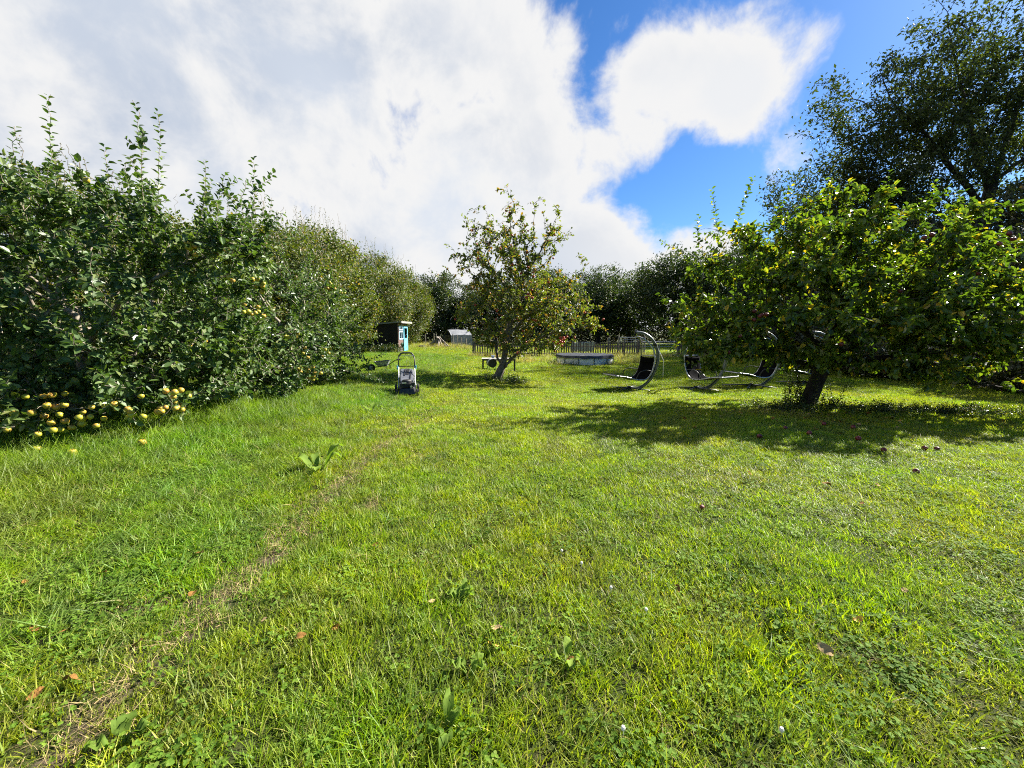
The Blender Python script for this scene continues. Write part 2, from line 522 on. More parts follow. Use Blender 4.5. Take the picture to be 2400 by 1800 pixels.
class Tree:
    def __init__(s, rng, trunk, r_tip=0.004, step=0.25, bf=0.35, first=0.0, pipe=2.2, lift=0.15, jitter=0.05):
        s.rng, s.r_tip, s.step, s.bf, s.pipe, s.lift, s.jitter = rng, r_tip, step, bf, pipe, lift, jitter
        cap = 80000
        s.P = np.zeros((cap, 3))
        s.D = np.zeros((cap, 3))
        s.L = np.zeros(cap)
        s.par = np.full(cap, -1, dtype=int)
        s.n = 0
        s.paths = []            # (p0, control, end)
        s.ok_from = 0
        pts = spline(trunk, 6)
        last = -1
        for p in pts:
            last = s._add(np.array(p), last)
        zs = s.P[:s.n, 2]
        s.ok_from = int(np.searchsorted(zs, zs[0] + first)) if first else 0

    def _add(s, p, parent):
        i = s.n
        s.P[i] = p
        s.par[i] = parent
        if parent >= 0:
            d = p - s.P[parent]
            l = np.linalg.norm(d)
            s.L[i] = s.L[parent] + l
            s.D[i] = d / max(l, 1e-6)
        else:
            s.D[i] = (0, 0, 1)
        s.n += 1
        return i

    def limb(s, pts):
        """an explicit limb from the nearest node through the points; returns nothing"""
        p0 = np.array(pts[0], dtype=float)
        j = int(np.argmin(np.linalg.norm(s.P[:s.n] - p0, axis=1)))
        q = spline([tuple(s.P[j])] + [tuple(p) for p in pts[1:]], 5)
        last = j
        for p in q[1:]:
            last = s._add(np.array(p) + s.rng.normal(0, s.jitter * 0.3, 3), last)

    def reach(s, A, leafy=True):
        lo = s.ok_from
        d0 = np.min(np.linalg.norm(A[:, None, :] - s.P[lo:s.n:3][None], axis=2), axis=1)
        for a in A[np.argsort(d0)]:
            d = np.linalg.norm(s.P[lo:s.n] - a, axis=1)
            j = int(np.argmin(d + s.bf * s.L[lo:s.n])) + lo
            p0 = s.P[j]
            dist = np.linalg.norm(a - p0)
            if dist < 0.02:
                continue
            to = (a - p0) / dist
            c = p0 + (s.D[j] * 0.35 + to * 0.5 + np.array((0, 0, s.lift))) * dist * 0.5
            k = max(1, int(math.ceil(dist / s.step)))
            last = j
            for q in range(1, k + 1):
                t = q / k
                p = (1 - t) ** 2 * p0 + 2 * t * (1 - t) * c + t * t * a
                if q < k:
                    p = p + s.rng.normal(0, s.jitter * min(1, dist), 3)
                last = s._add(p, last)
            if leafy:
                s.paths.append((p0.copy(), c, a.copy()))

    def twiglets(s, k, length, up=0.15, out=0.6):
        """short leafy side shoots along the outer part of every leafy twig"""
        new = []
        for (p0, c, a) in list(s.paths):
            d = np.linalg.norm(a - p0)
            for _ in range(k):
                t = 1 - s.rng.random() * min(1.0, 0.75 / d)
                p = (1 - t) ** 2 * p0 + 2 * t * (1 - t) * c + t * t * a
                tan = unit(a - c)
                v = unit(tan * out + unit(s.rng.normal(0, 1, 3)) * 0.9 + np.array((0, 0, up)))
                ln = length * s.rng.uniform(0.5, 1.25)
                e = p + v * ln
                m = p + v * ln * 0.5 + np.array((0, 0, 0.02))
                j = int(np.argmin(np.abs(s.P[:s.n] - p).sum(1)))
                s._add(e, j)
                new.append((p, m, e))
        s.paths += new

    def radii(s, flare=0.0, base_r=None):
        n = s.n
        w = np.zeros(n)
        kids = np.zeros(n, dtype=int)
        np.add.at(kids, s.par[1:n], 1)
        w[kids == 0] = 1.0
        for i in range(n - 1, 0, -1):
            w[s.par[i]] += w[i]
        r = s.r_tip * np.maximum(w, 1) ** (1 / s.pipe)
        if base_r:
            k = base_r / r[0]
            if k > 1:                 # thicken old wood only
                r = r * (1 + (k - 1) * (r / r[0]))
            else:
                r = np.maximum(r * k, s.r_tip)
        if flare:
            h = s.P[:n, 2] - s.P[0, 2]
            f = 1 + flare * np.exp(-np.maximum(h, 0) / 0.16)
            thick = r > r[0] * 0.5
            r = np.where(thick, r * f, r)
        s.r = r
        return r

    def wood(s):
        """rings at both ends of each segment; neighbours share the ring so limbs read as one surface"""
        n = s.n
        r, P, par = s.r, s.P[:n], s.par[:n]
        T = s.D[:n].copy()
        acc = s.D[:n].copy()
        main = np.full(n, -1, dtype=int)
        best = np.zeros(n)
        for i in range(1, n):
            if r[i] > best[par[i]]:
                best[par[i]] = r[i]
                main[par[i]] = i
        has = main >= 0
        T[has] = unit(acc[has] + s.D[main[has]])
        ref = np.array((0.31, 0.95, 0.05))
        A = unit(np.cross(T, ref))
        B = np.cross(A, T)
        Vs, Fs, base = [], [], 0
        ids = np.arange(1, n)
        for sides, sel in ((10, r[ids] > 0.05), (5, (r[ids] <= 0.05) & (r[ids] > 0.012)), (3, r[ids] <= 0.012)):
            k = ids[sel]
            if not len(k):
                continue
            ang = np.arange(sides) * 2 * math.pi / sides
            ca, sa = np.cos(ang), np.sin(ang)
            p = par[k]
            is_main = main[p] == k
            r0 = np.where(is_main, r[p], np.minimum(r[k] * 1.25, r[p]))
            def ring(c, rr, a, b):
                wv = 1.0
                if sides == 10:
                    wv = 1 + 0.10 * np.sin(3 * ang[None, :] + c[:, 2:3] * 3.1) + 0.06 * np.sin(5 * ang[None, :] + c[:, 2:3] * 7.0)
                    return c[:, None, :] + (a[:, None, :] * ca[None, :, None] + b[:, None, :] * sa[None, :, None]) * (rr[:, None] * wv)[..., None]
                return c[:, None, :] + (a[:, None, :] * ca[None, :, None] + b[:, None, :] * sa[None, :, None]) * rr[:, None, None]
            v0 = ring(P[p], r0, np.where(is_main[:, None], A[p], A[k]), np.where(is_main[:, None], B[p], B[k]))
            v1 = ring(P[k], r[k], A[k], B[k])
            V = np.concatenate([v0, v1], 1).reshape(-1, 3)
            m = len(k)
            o = base + np.arange(m)[:, None] * (2 * sides)
            j = np.arange(sides)[None, :]
            j2 = (j + 1) % sides
            F = np.stack([o + j, o + j2, o + sides + j2, o + sides + j], -1).reshape(-1, 4)
            Vs.append(V)
            Fs.append(F)
            base += len(V)
        return np.concatenate(Vs), [np.concatenate(Fs)]

    def leaf_points(s, per, span, spread):
        p0 = np.array([q[0] for q in s.paths])
        c = np.array([q[1] for q in s.paths])
        a = np.array([q[2] for q in s.paths])
        ln = np.linalg.norm(a - p0, axis=1)
        k = np.repeat(np.arange(len(a)), s.rng.poisson(per, len(a)))
        t = 1 - s.rng.random(len(k)) * np.minimum(1, span / ln[k])
        t = t[:, None]
        pos = (1 - t) ** 2 * p0[k] + 2 * t * (1 - t) * c[k] + t * t * a[k]
        tan = unit(2 * (1 - t) * (c[k] - p0[k]) + 2 * t * (a[k] - c[k]))
        pos = pos + s.rng.normal(0, 1, pos.shape) * np.asarray(spread)
        return pos, tan


def leaf_mesh_data(rng, P, D, Nrm, length, width, fold=0.35, curl=0.18, six=True):
    d = unit(D)
    n = Nrm - (Nrm * d).sum(1, keepdims=True) * d
    n = unit(n)
    sd = np.cross(d, n)
    L = length[:, None]
    W = width[:, None]
    N = len(P)
    fo = (fold * (0.5 + rng.random((N, 1))))
    cu = curl * (rng.random((N, 1)) * 1.6 - 0.2)
    if six:
        v = [P,
             P + d * 0.28 * L + sd * W * 0.9 + n * W * fo,
             P + d * 0.68 * L + sd * W * 0.85 + n * (W * fo * 0.85 - cu * L * 0.45),
             P + d * L - n * cu * L,
             P + d * 0.68 * L - sd * W * 0.85 + n * (W * fo * 0.85 - cu * L * 0.45),
             P + d * 0.28 * L - sd * W * 0.9 + n * W * fo]
        V = np.stack(v, 1).reshape(-1, 3)
        b = np.arange(N)[:, None] * 6
        F = np.concatenate([b + np.array([[0, 1, 2, 3]]), b + np.array([[0, 3, 4, 5]])], 0)
    else:
        v = [P, P + d * 0.45 * L + sd * W + n * W * fo, P + d * L - n * cu * L, P + d * 0.45 * L - sd * W + n * W * fo]
        V = np.stack(v, 1).reshape(-1, 3)
        b = np.arange(N)[:, None] * 4
        F = np.concatenate([b + np.array([[0, 1, 2]]), b + np.array([[0, 2, 3]])], 0)
    return V, [F]


def foliage(rng, pos, tan, centre, size, aspect=0.3, up=0.8, out=0.4, rnd=0.7, droop=0.25, six=True, fold=0.35, curl=0.18, var=0.42):
    N = len(pos)
    o = unit(pos - np.asarray(centre))
    side = rng.normal(0, 1, (N, 3))
    D = tan * 0.5 + unit(side) * 0.9 + o * 0.35 + np.array((0, 0, -droop))
    Nn = np.array((0, 0, up)) + o * out + rng.normal(0, 1, (N, 3)) * rnd * 0.6
    L = size * (1 + var * rng.uniform(-1, 1, N))
    return leaf_mesh_data(rng, pos, D, Nn, L, L * aspect, fold, curl, six)


def ellipsoid(rng, n, c, r, shell=4.0, zmin=None, voids=0, void_r=0.5):
    c, r = np.array(c, float), np.array(r, float)
    out = np.zeros((0, 3))
    V = c + unit(rng.normal(0, 1, (max(voids, 1), 3))) * r * rng.uniform(0.6, 1.0, (max(voids, 1), 1))
    while len(out) < n:
        d = unit(rng.normal(0, 1, (n * 2, 3)))
        rad = rng.random((n * 2, 1)) ** (1.0 / shell)
        lump = 1 + 0.10 * np.sin(d[:, :1] * 7 + c[0]) * np.sin(d[:, 1:2] * 6 + c[1]) + 0.08 * np.sin(d[:, 2:] * 9 + d[:, :1] * 5)
        p = c + d * rad * r * lump
        if zmin is not None:
            p = p[p[:, 2] > zmin]
        if voids:
            q = np.min(np.linalg.norm(p[:, None] - V[None], axis=2), axis=1)
            p = p[q > void_r]
        out = np.concatenate([out, p])
    return out[:n]


def concat(parts):
    Vs, Fs, b = [], [], 0
    for V, F in parts:
        Vs.append(V)
        Fs += [f + b for f in F]
        b += len(V)
    k = {}
    for f in Fs:
        k.setdefault(f.shape[1], []).append(f)
    return np.concatenate(Vs), [np.concatenate(v) for v in k.values()]


def make_tree(name, loc, label, cat, tree, leaves, bark, leafm, group=None):
    root = empty(name, loc)
    tag(root, label, cat, group)
    V, F = tree.wood()
    np_obj('trunk', V, F, bark, root, True)
    V, F = leaves
    c = np_obj('crown', V, F, leafm, root)
    c['kind'] = 'stuff'
    return root


def copy_tree(root, loc, rz, sc, label, group=None, name=None):
    r = root.copy()
    COL.objects.link(r)
    if name:
        r.name = name
    r.location = loc
    r.rotation_euler = (0, 0, rz)
    r.scale = sc if isinstance(sc, (tuple, list)) else (sc,) * 3
    r['label'] = label
    if group:
        r['group'] = group
    for ch in list(root.children):
        c = ch.copy()
        COL.objects.link(c)
        c.parent = r
    return r


# shared apple mesh
def apple_mesh(name, mat):
    m = MB()
    prof = [(0.004, 0.020), (0.012, 0.028), (0.024, 0.030), (0.034, 0.020), (0.038, 0.004), (0.035, -0.014), (0.026, -0.029), (0.014, -0.034), (0.004, -0.029)]
    m.lathe(prof, n=10)
    k = len(prof)
    m.f.append(tuple(range(10)))
    m.f.append(tuple((k - 1) * 10 + j for j in range(9, -1, -1)))
    nf = len(m.f)
    m.tube([(0, 0, 0.018), (0.003, 0.002, 0.034), (0.008, 0.003, 0.046)], 0.0022, 4)
    me = bpy.data.meshes.new(name)
    me.from_pydata(m.v, [], m.f)
    me.materials.append(mat)
    me.materials.append(M['stem'])
    me.polygons.foreach_set('material_index', [0] * nf + [1] * (len(m.f) - nf))
    me.polygons.foreach_set('use_smooth', [True] * len(m.f))
    me.update()
    return me


AP_Y = apple_mesh('yellow_apple', M['apple_yellow'])
AP_R = apple_mesh('red_apple', M['apple_red'])
AP_C = apple_mesh('crimson_apple', M['apple_crimson'])


def hang_apples(rng, root, pts, me, size=1.0):
    for p in pts:
        o = link(bpy.data.objects.new('apple', me), root)
        o.location = p
        o.rotation_euler = (rng.normal(0, 0.35), rng.normal(0, 0.35), rng.uniform(0, 6.28))
        s = size * rng.uniform(0.85, 1.12)
        o.scale = (s, s, s * rng.uniform(0.9, 1.0))


# ------------------------------------------------------------------ the two bushy apple trees with yellow fruit, on the left
def shoot_leaves(rng, pts, gap, size, aspect=0.32):
    """alternate leaves along an upright shoot"""
    q = np.array([tuple(p) for p in pts])
    seg = np.linalg.norm(np.diff(q, axis=0), axis=1)
    cum = np.concatenate([[0], np.cumsum(seg)])
    n = max(3, int(cum[-1] / gap))
    t = np.linspace(0.02 * cum[-1], cum[-1], n)
    pos = np.stack([np.interp(t, cum, q[:, i]) for i in range(3)], 1)
    tan = unit(np.stack([np.gradient(pos[:, i]) for i in range(3)], 1))
    ph = np.arange(n) * 2.4 + rng.uniform(0, 6)
    a = unit(np.cross(tan, np.array((0.3, 0.9, 0.1))))
    b = np.cross(tan, a)
    rad = a * np.cos(ph)[:, None] + b * np.sin(ph)[:, None]
    D = rad * 0.85 + tan * 0.55 + rng.normal(0, 0.15, (n, 3))
    Nn = tan * 0.9 - rad * 0.35 + rng.normal(0, 0.2, (n, 3))
    tip = np.linspace(1.0, 0.72, n)
    L = size * tip * (1 + 0.25 * rng.uniform(-1, 1, n))
    return leaf_mesh_data(rng, pos + rad * 0.008, D, Nn, L, L * aspect, 0.5, 0.35, True)


def bushy_apple(name, base, label, ells, n_tips, per, shoots, rand_shoots, seed, size, apples, extra_limbs=()):
    rng = np.random.default_rng(seed)
    base = np.array(base, float)
    t = Tree(rng, [(0, 0, -0.1), (0.05, -0.03, 0.5), (0.1, 0.05, 1.0), (0.05, 0.1, 1.7)], r_tip=0.0035, step=0.3, bf=0.3, first=0.45)
    tips = []
    for (c, r, share, zmin) in ells:
        tips.append(ellipsoid(rng, int(n_tips * share), np.array(c) - base, r, 5.0, zmin - base[2], voids=10, void_r=0.38))
    t.reach(np.concatenate(tips))
    t.twiglets(3, 0.26)
    body = t.leaf_points(per, 0.34, 0.022)
    parts = []
    centre = np.array(ells[0][0]) - base - np.array((0, 0, 0.5))
    parts.append(foliage(rng, body[0], body[1], centre, size, 0.30, 0.75, 0.55, 0.75, 0.18))
    allshoots = [[np.array(p, float) - base for p in s] for s in shoots]
    for (c, r, k) in rand_shoots:
        for _ in range(k):
            d = unit(rng.normal(0, 1, 3) * np.array((1, 1, 0.35)) + np.array((0, 0, 0.85)))
            p = np.array(c) - base + d * np.array(r) * 0.93
            ln = rng.uniform(0.2, 0.8)
            lean = np.array((rng.normal(0, 0.4), rng.normal(0, 0.4), 1)) + d * np.array((0.7, 0.7, 0))
            allshoots.append([p, p + lean * ln * 0.5 + rng.normal(0, 0.03, 3), p + lean * ln * np.array((0.8, 0.8, 1))])
    for s_ in allshoots:
        t.limb(s_)
        pts = spline([tuple(p) for p in s_], 6)
        parts.append(shoot_leaves(rng, pts, 0.031, size * 1.08, 0.34))
        ln = (pts[-1] - pts[0]).length
        for _ in range(int(ln * 1.6)):                       # short side spurs
            f = rng.uniform(0.05, 0.75)
            i = int(f * (len(pts) - 1))
            p = np.array(pts[i])
            e = p + rng.normal(0, 1, 3) * np.array((0.20, 0.20, 0.06)) + np.array((0, 0, rng.uniform(0.04, 0.30)))
            t.limb([p, (p + e) / 2 + rng.normal(0, 0.01, 3), e])
            parts.append(shoot_leaves(rng, spline([tuple(p), tuple((p + e) / 2), tuple(e)], 3), 0.024, size * 1.05, 0.34))
    for s_ in extra_limbs:
        t.limb([np.array(p, float) - base for p in s_])
    t.radii(0.35, 0.12)
    root = make_tree(name, tuple(base), label, 'tree', t, concat(parts), M['bark_pale'], M['apple_dark'])
    # fruit
    pick = []
    bp = body[0]
    for (c, r, k) in apples:
        q = np.array(c) - base
        sel = np.where(np.linalg.norm((bp - q) / np.array(r), axis=1) < 1)[0]
        d = bp[sel] - centre
        # outer fruit only
        order = np.argsort(-np.linalg.norm(d / np.array(ells[0][1]), axis=1))
        sel = sel[order[:max(k * 6, 10)]]
        if len(sel):
            pick.append(bp[rng.choice(sel, min(k, len(sel)), replace=False)] + rng.normal(0, 0.02, (min(k, len(sel)), 3)) - np.array((0, 0, 0.05)))
    if pick:
        hang_apples(rng, root, np.concatenate(pick), AP_Y, 1.0)
    return root


A_BASE = (-7.0, 6.45, G(-7.0, 6.45))
low_branch = [(-6.12, 5.65, 0.55), (-5.82, 5.15, 0.66), (-5.77, 4.75, 0.60), (-6.02, 4.50, 0.50)]
low_branch2 = [(-5.82, 5.05, 0.66), (-5.47, 4.90, 0.62), (-5.12, 5.05, 0.50)]
bare_limb = [(-5.52, 5.75, 1.10), (-4.87, 5.45, 1.05), (-4.52, 5.30, 0.62), (-4.67, 5.15, 0.32)]
appleA = bushy_apple(
    'apple_tree', A_BASE, 'big bushy apple tree heavy with yellow apples filling the left edge',
    [((-6.92, 6.45, 1.85), (2.65, 2.40, 1.75), 0.66, 0.34), ((-6.42, 6.10, 0.95), (2.25, 2.05, 0.85), 0.18, 0.30), ((-4.72, 6.35, 2.75), (0.9, 0.7, 0.5), 0.03, 0.4), ((-6.62, 5.85, 3.50), (1.5, 1.0, 0.5), 0.05, 0.4), ((-6.92, 6.45, 1.85), (2.8, 2.5, 1.95), 0.08, 0.34), ((-5.75, 5.1, 0.62), (0.95, 0.7, 0.55), 0.05, 0.16)],
    900, 9.5,
    [[(-6.22, 5.75, 3.00), (-5.97, 5.60, 3.80), (-5.87, 5.55, 4.50)],
     [(-5.32, 5.85, 2.80), (-4.87, 5.65, 3.60), (-4.77, 5.55, 4.40)],
     [(-5.12, 5.85, 2.90), (-4.67, 5.70, 3.60), (-4.54, 5.60, 4.33)],
     [(-7.22, 5.75, 3.00), (-7.12, 5.55, 3.60), (-7.07, 5.45, 4.00)],
     [(-6.82, 5.65, 3.10), (-6.47, 5.55, 3.70), (-6.27, 5.50, 4.10)],
     [(-4.82, 6.15, 2.60), (-4.42, 6.05, 3.20), (-4.27, 6.00, 3.90)],
     [(-4.82, 6.35, 2.40), (-4.27, 6.35, 3.10), (-3.92, 6.35, 3.75)],
     [(-4.82, 6.35, 2.30), (-4.12, 6.45, 2.75), (-3.52, 6.55, 3.35)],
     [(-4.72, 6.45, 2.30), (-4.02, 6.55, 2.65), (-3.37, 6.65, 3.12)],
     [(-4.32, 6.55, 2.65), (-3.87, 6.60, 3.00), (-3.77, 6.65, 3.60)],
     [(-5.72, 5.85, 3.00), (-5.42, 5.75, 3.60), (-5.37, 5.70, 3.95)],
     [(-5.46, 5.92, 2.61), (-5.57, 5.87, 3.08), (-5.59, 5.84, 3.55)],
     [(-5.24, 5.92, 2.54), (-5.24, 5.87, 3.26), (-5.27, 5.84, 3.82)],
     [(-5.02, 5.99, 2.57), (-5.09, 5.94, 3.33), (-5.22, 5.91, 3.87)],
     [(-4.84, 5.91, 2.82), (-4.95, 5.86, 3.44), (-5.20, 5.83, 3.89)],
     [(-4.65, 6.25, 2.80), (-4.53, 6.20, 3.32), (-4.33, 6.17, 3.68)],
     [(-4.56, 6.29, 2.56), (-4.52, 6.24, 3.23), (-4.47, 6.21, 3.73)],
     [(-4.29, 5.99, 2.62), (-4.33, 5.94, 3.11), (-4.52, 5.91, 3.44)],
     [(-4.21, 6.01, 2.76), (-4.12, 5.96, 3.32), (-3.95, 5.93, 3.71)],
     [(-4.07, 6.17, 2.47), (-3.89, 6.12, 3.07), (-3.67, 6.09, 3.51)],
     [(-3.80, 6.51, 2.70), (-3.78, 6.46, 3.18), (-3.82, 6.43, 3.50)],
     [(-3.68, 5.95, 2.60), (-3.59, 5.90, 3.32), (-3.52, 5.87, 3.88)],
     [(-8.21, 5.55, 3.14), (-8.23, 5.50, 3.58), (-8.28, 5.47, 3.86)],
     [(-7.53, 5.54, 2.91), (-7.61, 5.49, 3.48), (-7.38, 5.46, 3.90)],
     [(-7.06, 5.70, 2.91), (-7.21, 5.65, 3.38), (-7.15, 5.62, 3.69)],
     [(-6.51, 5.97, 2.94), (-6.35, 5.92, 3.41), (-6.33, 5.89, 3.71)],
     [(-5.90, 5.51, 2.96), (-5.81, 5.46, 3.44), (-5.75, 5.43, 3.76)],
     [(-7.72, 6.15, 3.10), (-7.87, 5.95, 3.65), (-7.90, 5.85, 3.99)]],
    [((-6.92, 6.45, 1.85), (2.5, 2.3, 1.75), 30), ((-6.32, 5.95, 1.20), (2.4, 2.1, 1.1), 16)], 11, 0.088,
    [((-5.62, 4.85, 0.70), (1.6, 1.2, 0.7), 22), ((-5.12, 6.15, 1.40), (1.6, 1.6, 1.6), 26), ((-6.32, 5.15, 2.60), (2.0, 1.5, 1.2), 10)],
    [low_branch, low_branch2, bare_limb])
rngA = np.random.default_rng(5)
cl = []
for (c, k, sp) in (((-6.02, 4.47, 0.48), 5, 0.10), ((-5.87, 4.65, 0.52), 7, 0.12), ((-5.47, 4.85, 0.48), 9, 0.14), ((-5.22, 4.90, 0.36), 8, 0.14), ((-5.67, 4.95, 0.68), 5, 0.1),
                   ((-5.07, 5.00, 0.52), 6, 0.12), ((-4.67, 5.20, 0.42), 6, 0.12), ((-4.52, 5.35, 0.60), 4, 0.08), ((-5.32, 4.65, 0.32), 4, 0.12), ((-4.62, 6.15, 1.25), 5, 0.09), ((-4.27, 6.75, 1.75), 8, 0.10)):
    cl.append(np.array(c) + rngA.normal(0, 1, (k, 3)) * sp * np.array((1, 1, 0.45)))
hang_apples(rngA, appleA, np.concatenate(cl) - np.array(A_BASE) + np.array((0, 0, 0.10)), AP_Y, 1.0)

B_BASE = (-6.3, 10.9, G(-6.3, 10.9))
appleB = bushy_apple(
    'apple_tree', B_BASE, 'lower apple tree with yellow fruit spreading toward the lawn mower',
    [((-6.4, 10.8, 1.55), (2.15, 2.7, 1.75), 0.8, 0.2), ((-5.9, 10.8, 0.8), (1.75, 2.4, 0.8), 0.2, 0.10), ((-5.3, 8.55, 0.95), (1.35, 1.8, 1.0), 0.26, 0.10)],
    640, 9.5,
    [[(-4.6, 11.5, 0.8), (-4.0, 11.3, 0.75), (-3.45, 11.1, 0.95)], [(-4.6, 10.9, 0.7), (-3.9, 10.5, 0.42), (-3.3, 10.2, 0.30)], [(-5.0, 10, 2.6), (-4.8, 9.9, 3.0), (-4.75, 9.9, 3.4)]],
    [((-6.4, 10.8, 1.6), (2.0, 2.5, 1.7), 30)], 12, 0.082,
    [((-4.8, 9.8, 1.0), (1.4, 1.8, 1.0), 34), ((-4.8, 10.5, 2.2), (1.5, 2, 1.1), 12)],
    [[(-4.7, 11.0, 0.5), (-3.9, 10.8, 0.40), (-3.2, 10.3, 0.22)]])

# ------------------------------------------------------------------ the lone apple tree in the middle, red fruit, open top
def middle_apple():
    rng = np.random.default_rng(21)
    bx, by = -0.45, 14.6
    base = (bx, by, G(bx, by))
    t = Tree(rng, [(-0.25, 0, -0.15), (0.0, 0, 0.25), (0.18, 0, 0.8), (0.26, 0.05, 1.5), (0.45, 0.05, 2.2), (0.85, 0, 3.1), (0.80, 0, 4.0)],
             r_tip=0.0035, step=0.28, bf=0.35, first=1.0, jitter=0.07, lift=0.05)
    t.limb([(0.05, 0, 0.42), (0.45, -0.15, 0.75), (0.85, -0.2, 1.15), (1.5, -0.3, 1.55), (2.2, -0.3, 1.85)])
    t.limb([(0.05, 0, 0.5), (-0.10, 0.1, 0.9), (-0.14, 0.15, 1.35), (-0.4, 0.2, 1.9), (-0.9, 0.2, 2.5)])
    t.limb([(0.28, 0, 1.6), (0.9, 0.2, 2.2), (1.5, 0.2, 2.7), (2.2, 0.1, 3.0)])
    t.limb([(0.6, 0, 2.6), (0.2, 0.2, 3.4), (-0.5, 0.3, 4.1), (-1.1, 0.2, 4.5)])
    t.limb([(0.82, 0, 3.6), (1.4, -0.2, 4.4), (1.85, -0.2, 5.2)])
    t.limb([(0.80, 0, 3.8), (0.55, 0.1, 4.7), (0.35, 0.1, 5.6)])
    A1 = ellipsoid(rng, 380, (0.95, 0, 2.4), (2.6, 2.1, 1.5), 2.8, 0.8, voids=14, void_r=0.35)
    A2 = ellipsoid(rng, 230, (0.3, 0, 4.3), (2.1, 1.7, 1.6), 2.4, None, voids=12, void_r=0.42)
    A3 = np.array([(0.1, 0, 6.55), (0.35, 0.1, 6.4), (0.65, 0, 6.2), (-0.55, 0.1, 6.05), (-0.85, 0.1, 5.95), (1.2, 0, 6.1), (1.6, 0, 6.25), (1.95, 0, 6.0), (2.05, -0.1, 5.7),
                   (1.85, 0, 5.35), (2.3, 0, 5.05), (2.55, 0, 5.05), (2.75, 0.1, 4.5), (-1.75, 0, 4.75), (-1.45, 0, 4.35), (-1.9, 0.2, 4.0), (-1.0, 0.2, 5.2), (0.5, 0, 5.9), (-0.3, 0, 5.5),
                   (1.2, 0.2, 5.5), (0.9, -0.2, 5.1), (0.2, 0.3, 5.2), (2.6, 0.2, 3.6), (2.9, 0.2, 3.75), (1.6, 0.3, 4.8), (-0.8, -0.3, 5.5), (0.9, 0.4, 5.8), (1.5, -.4, 5.7)])
    A4 = np.array([(3.0, 0, 2.3), (3.3, 0, 2.15), (3.6, 0, 1.95), (3.85, 0, 1.75), (3.1, 0.2, 2.6), (2.9, -0.3, 1.9), (-2.0, 0, 3.6), (-2.2, 0.2, 3.45), (-1.9, -0.2, 3.2), (2.4, 0, 1.25), (2.6, 0.2, 1.45), (1.9, -.2, 1.2)])
    t.reach(np.concatenate([A1, A2, A3, A4]))
    t.twiglets(3, 0.25)
    pos, tan = t.leaf_points(7.0, 0.34, 0.025)
    # the top is thinner
    keep = rng.random(len(pos)) < np.where(pos[:, 2] > 4.6, 0.8, 1.0)
    pos, tan = pos[keep], tan[keep]
    lv = foliage(rng, pos, tan, (0.6, 0, 2.2), 0.094, 0.31, 0.7, 0.4, 0.8, 0.3, six=True)
    t.radii(0.55, 0.135)
    root = make_tree('apple_tree', base, 'lone apple tree with open top and red apples standing mid lawn', 'tree', t, lv, M['bark'], M['apple_mid'])
    ends = np.array([p[2] for p in t.paths])
    ends = ends[(ends[:, 1] < 0.9)]
    sel = rng.choice(len(ends), 70, replace=False)
    hang_apples(rng, root, ends[sel] + rng.normal(0, 0.05, (70, 3)) - np.array((0, 0.05, 0.08)), AP_R, 1.05)
    cl = np.concatenate([np.array(c) + rng.normal(0, 0.09, (k, 3)) for c, k in (((2.2, -0.9, 1.5), 9), ((1.0, -1.3, 2.9), 5), ((0.1, -1.2, 2.3), 3), ((2.05, -1.0, 1.35), 5), ((3.6, 0, 1.95), 2), ((0.35, -0.2, 5.85), 2))])
    hang_apples(rng, root, cl, AP_R, 1.15)


middle_apple()


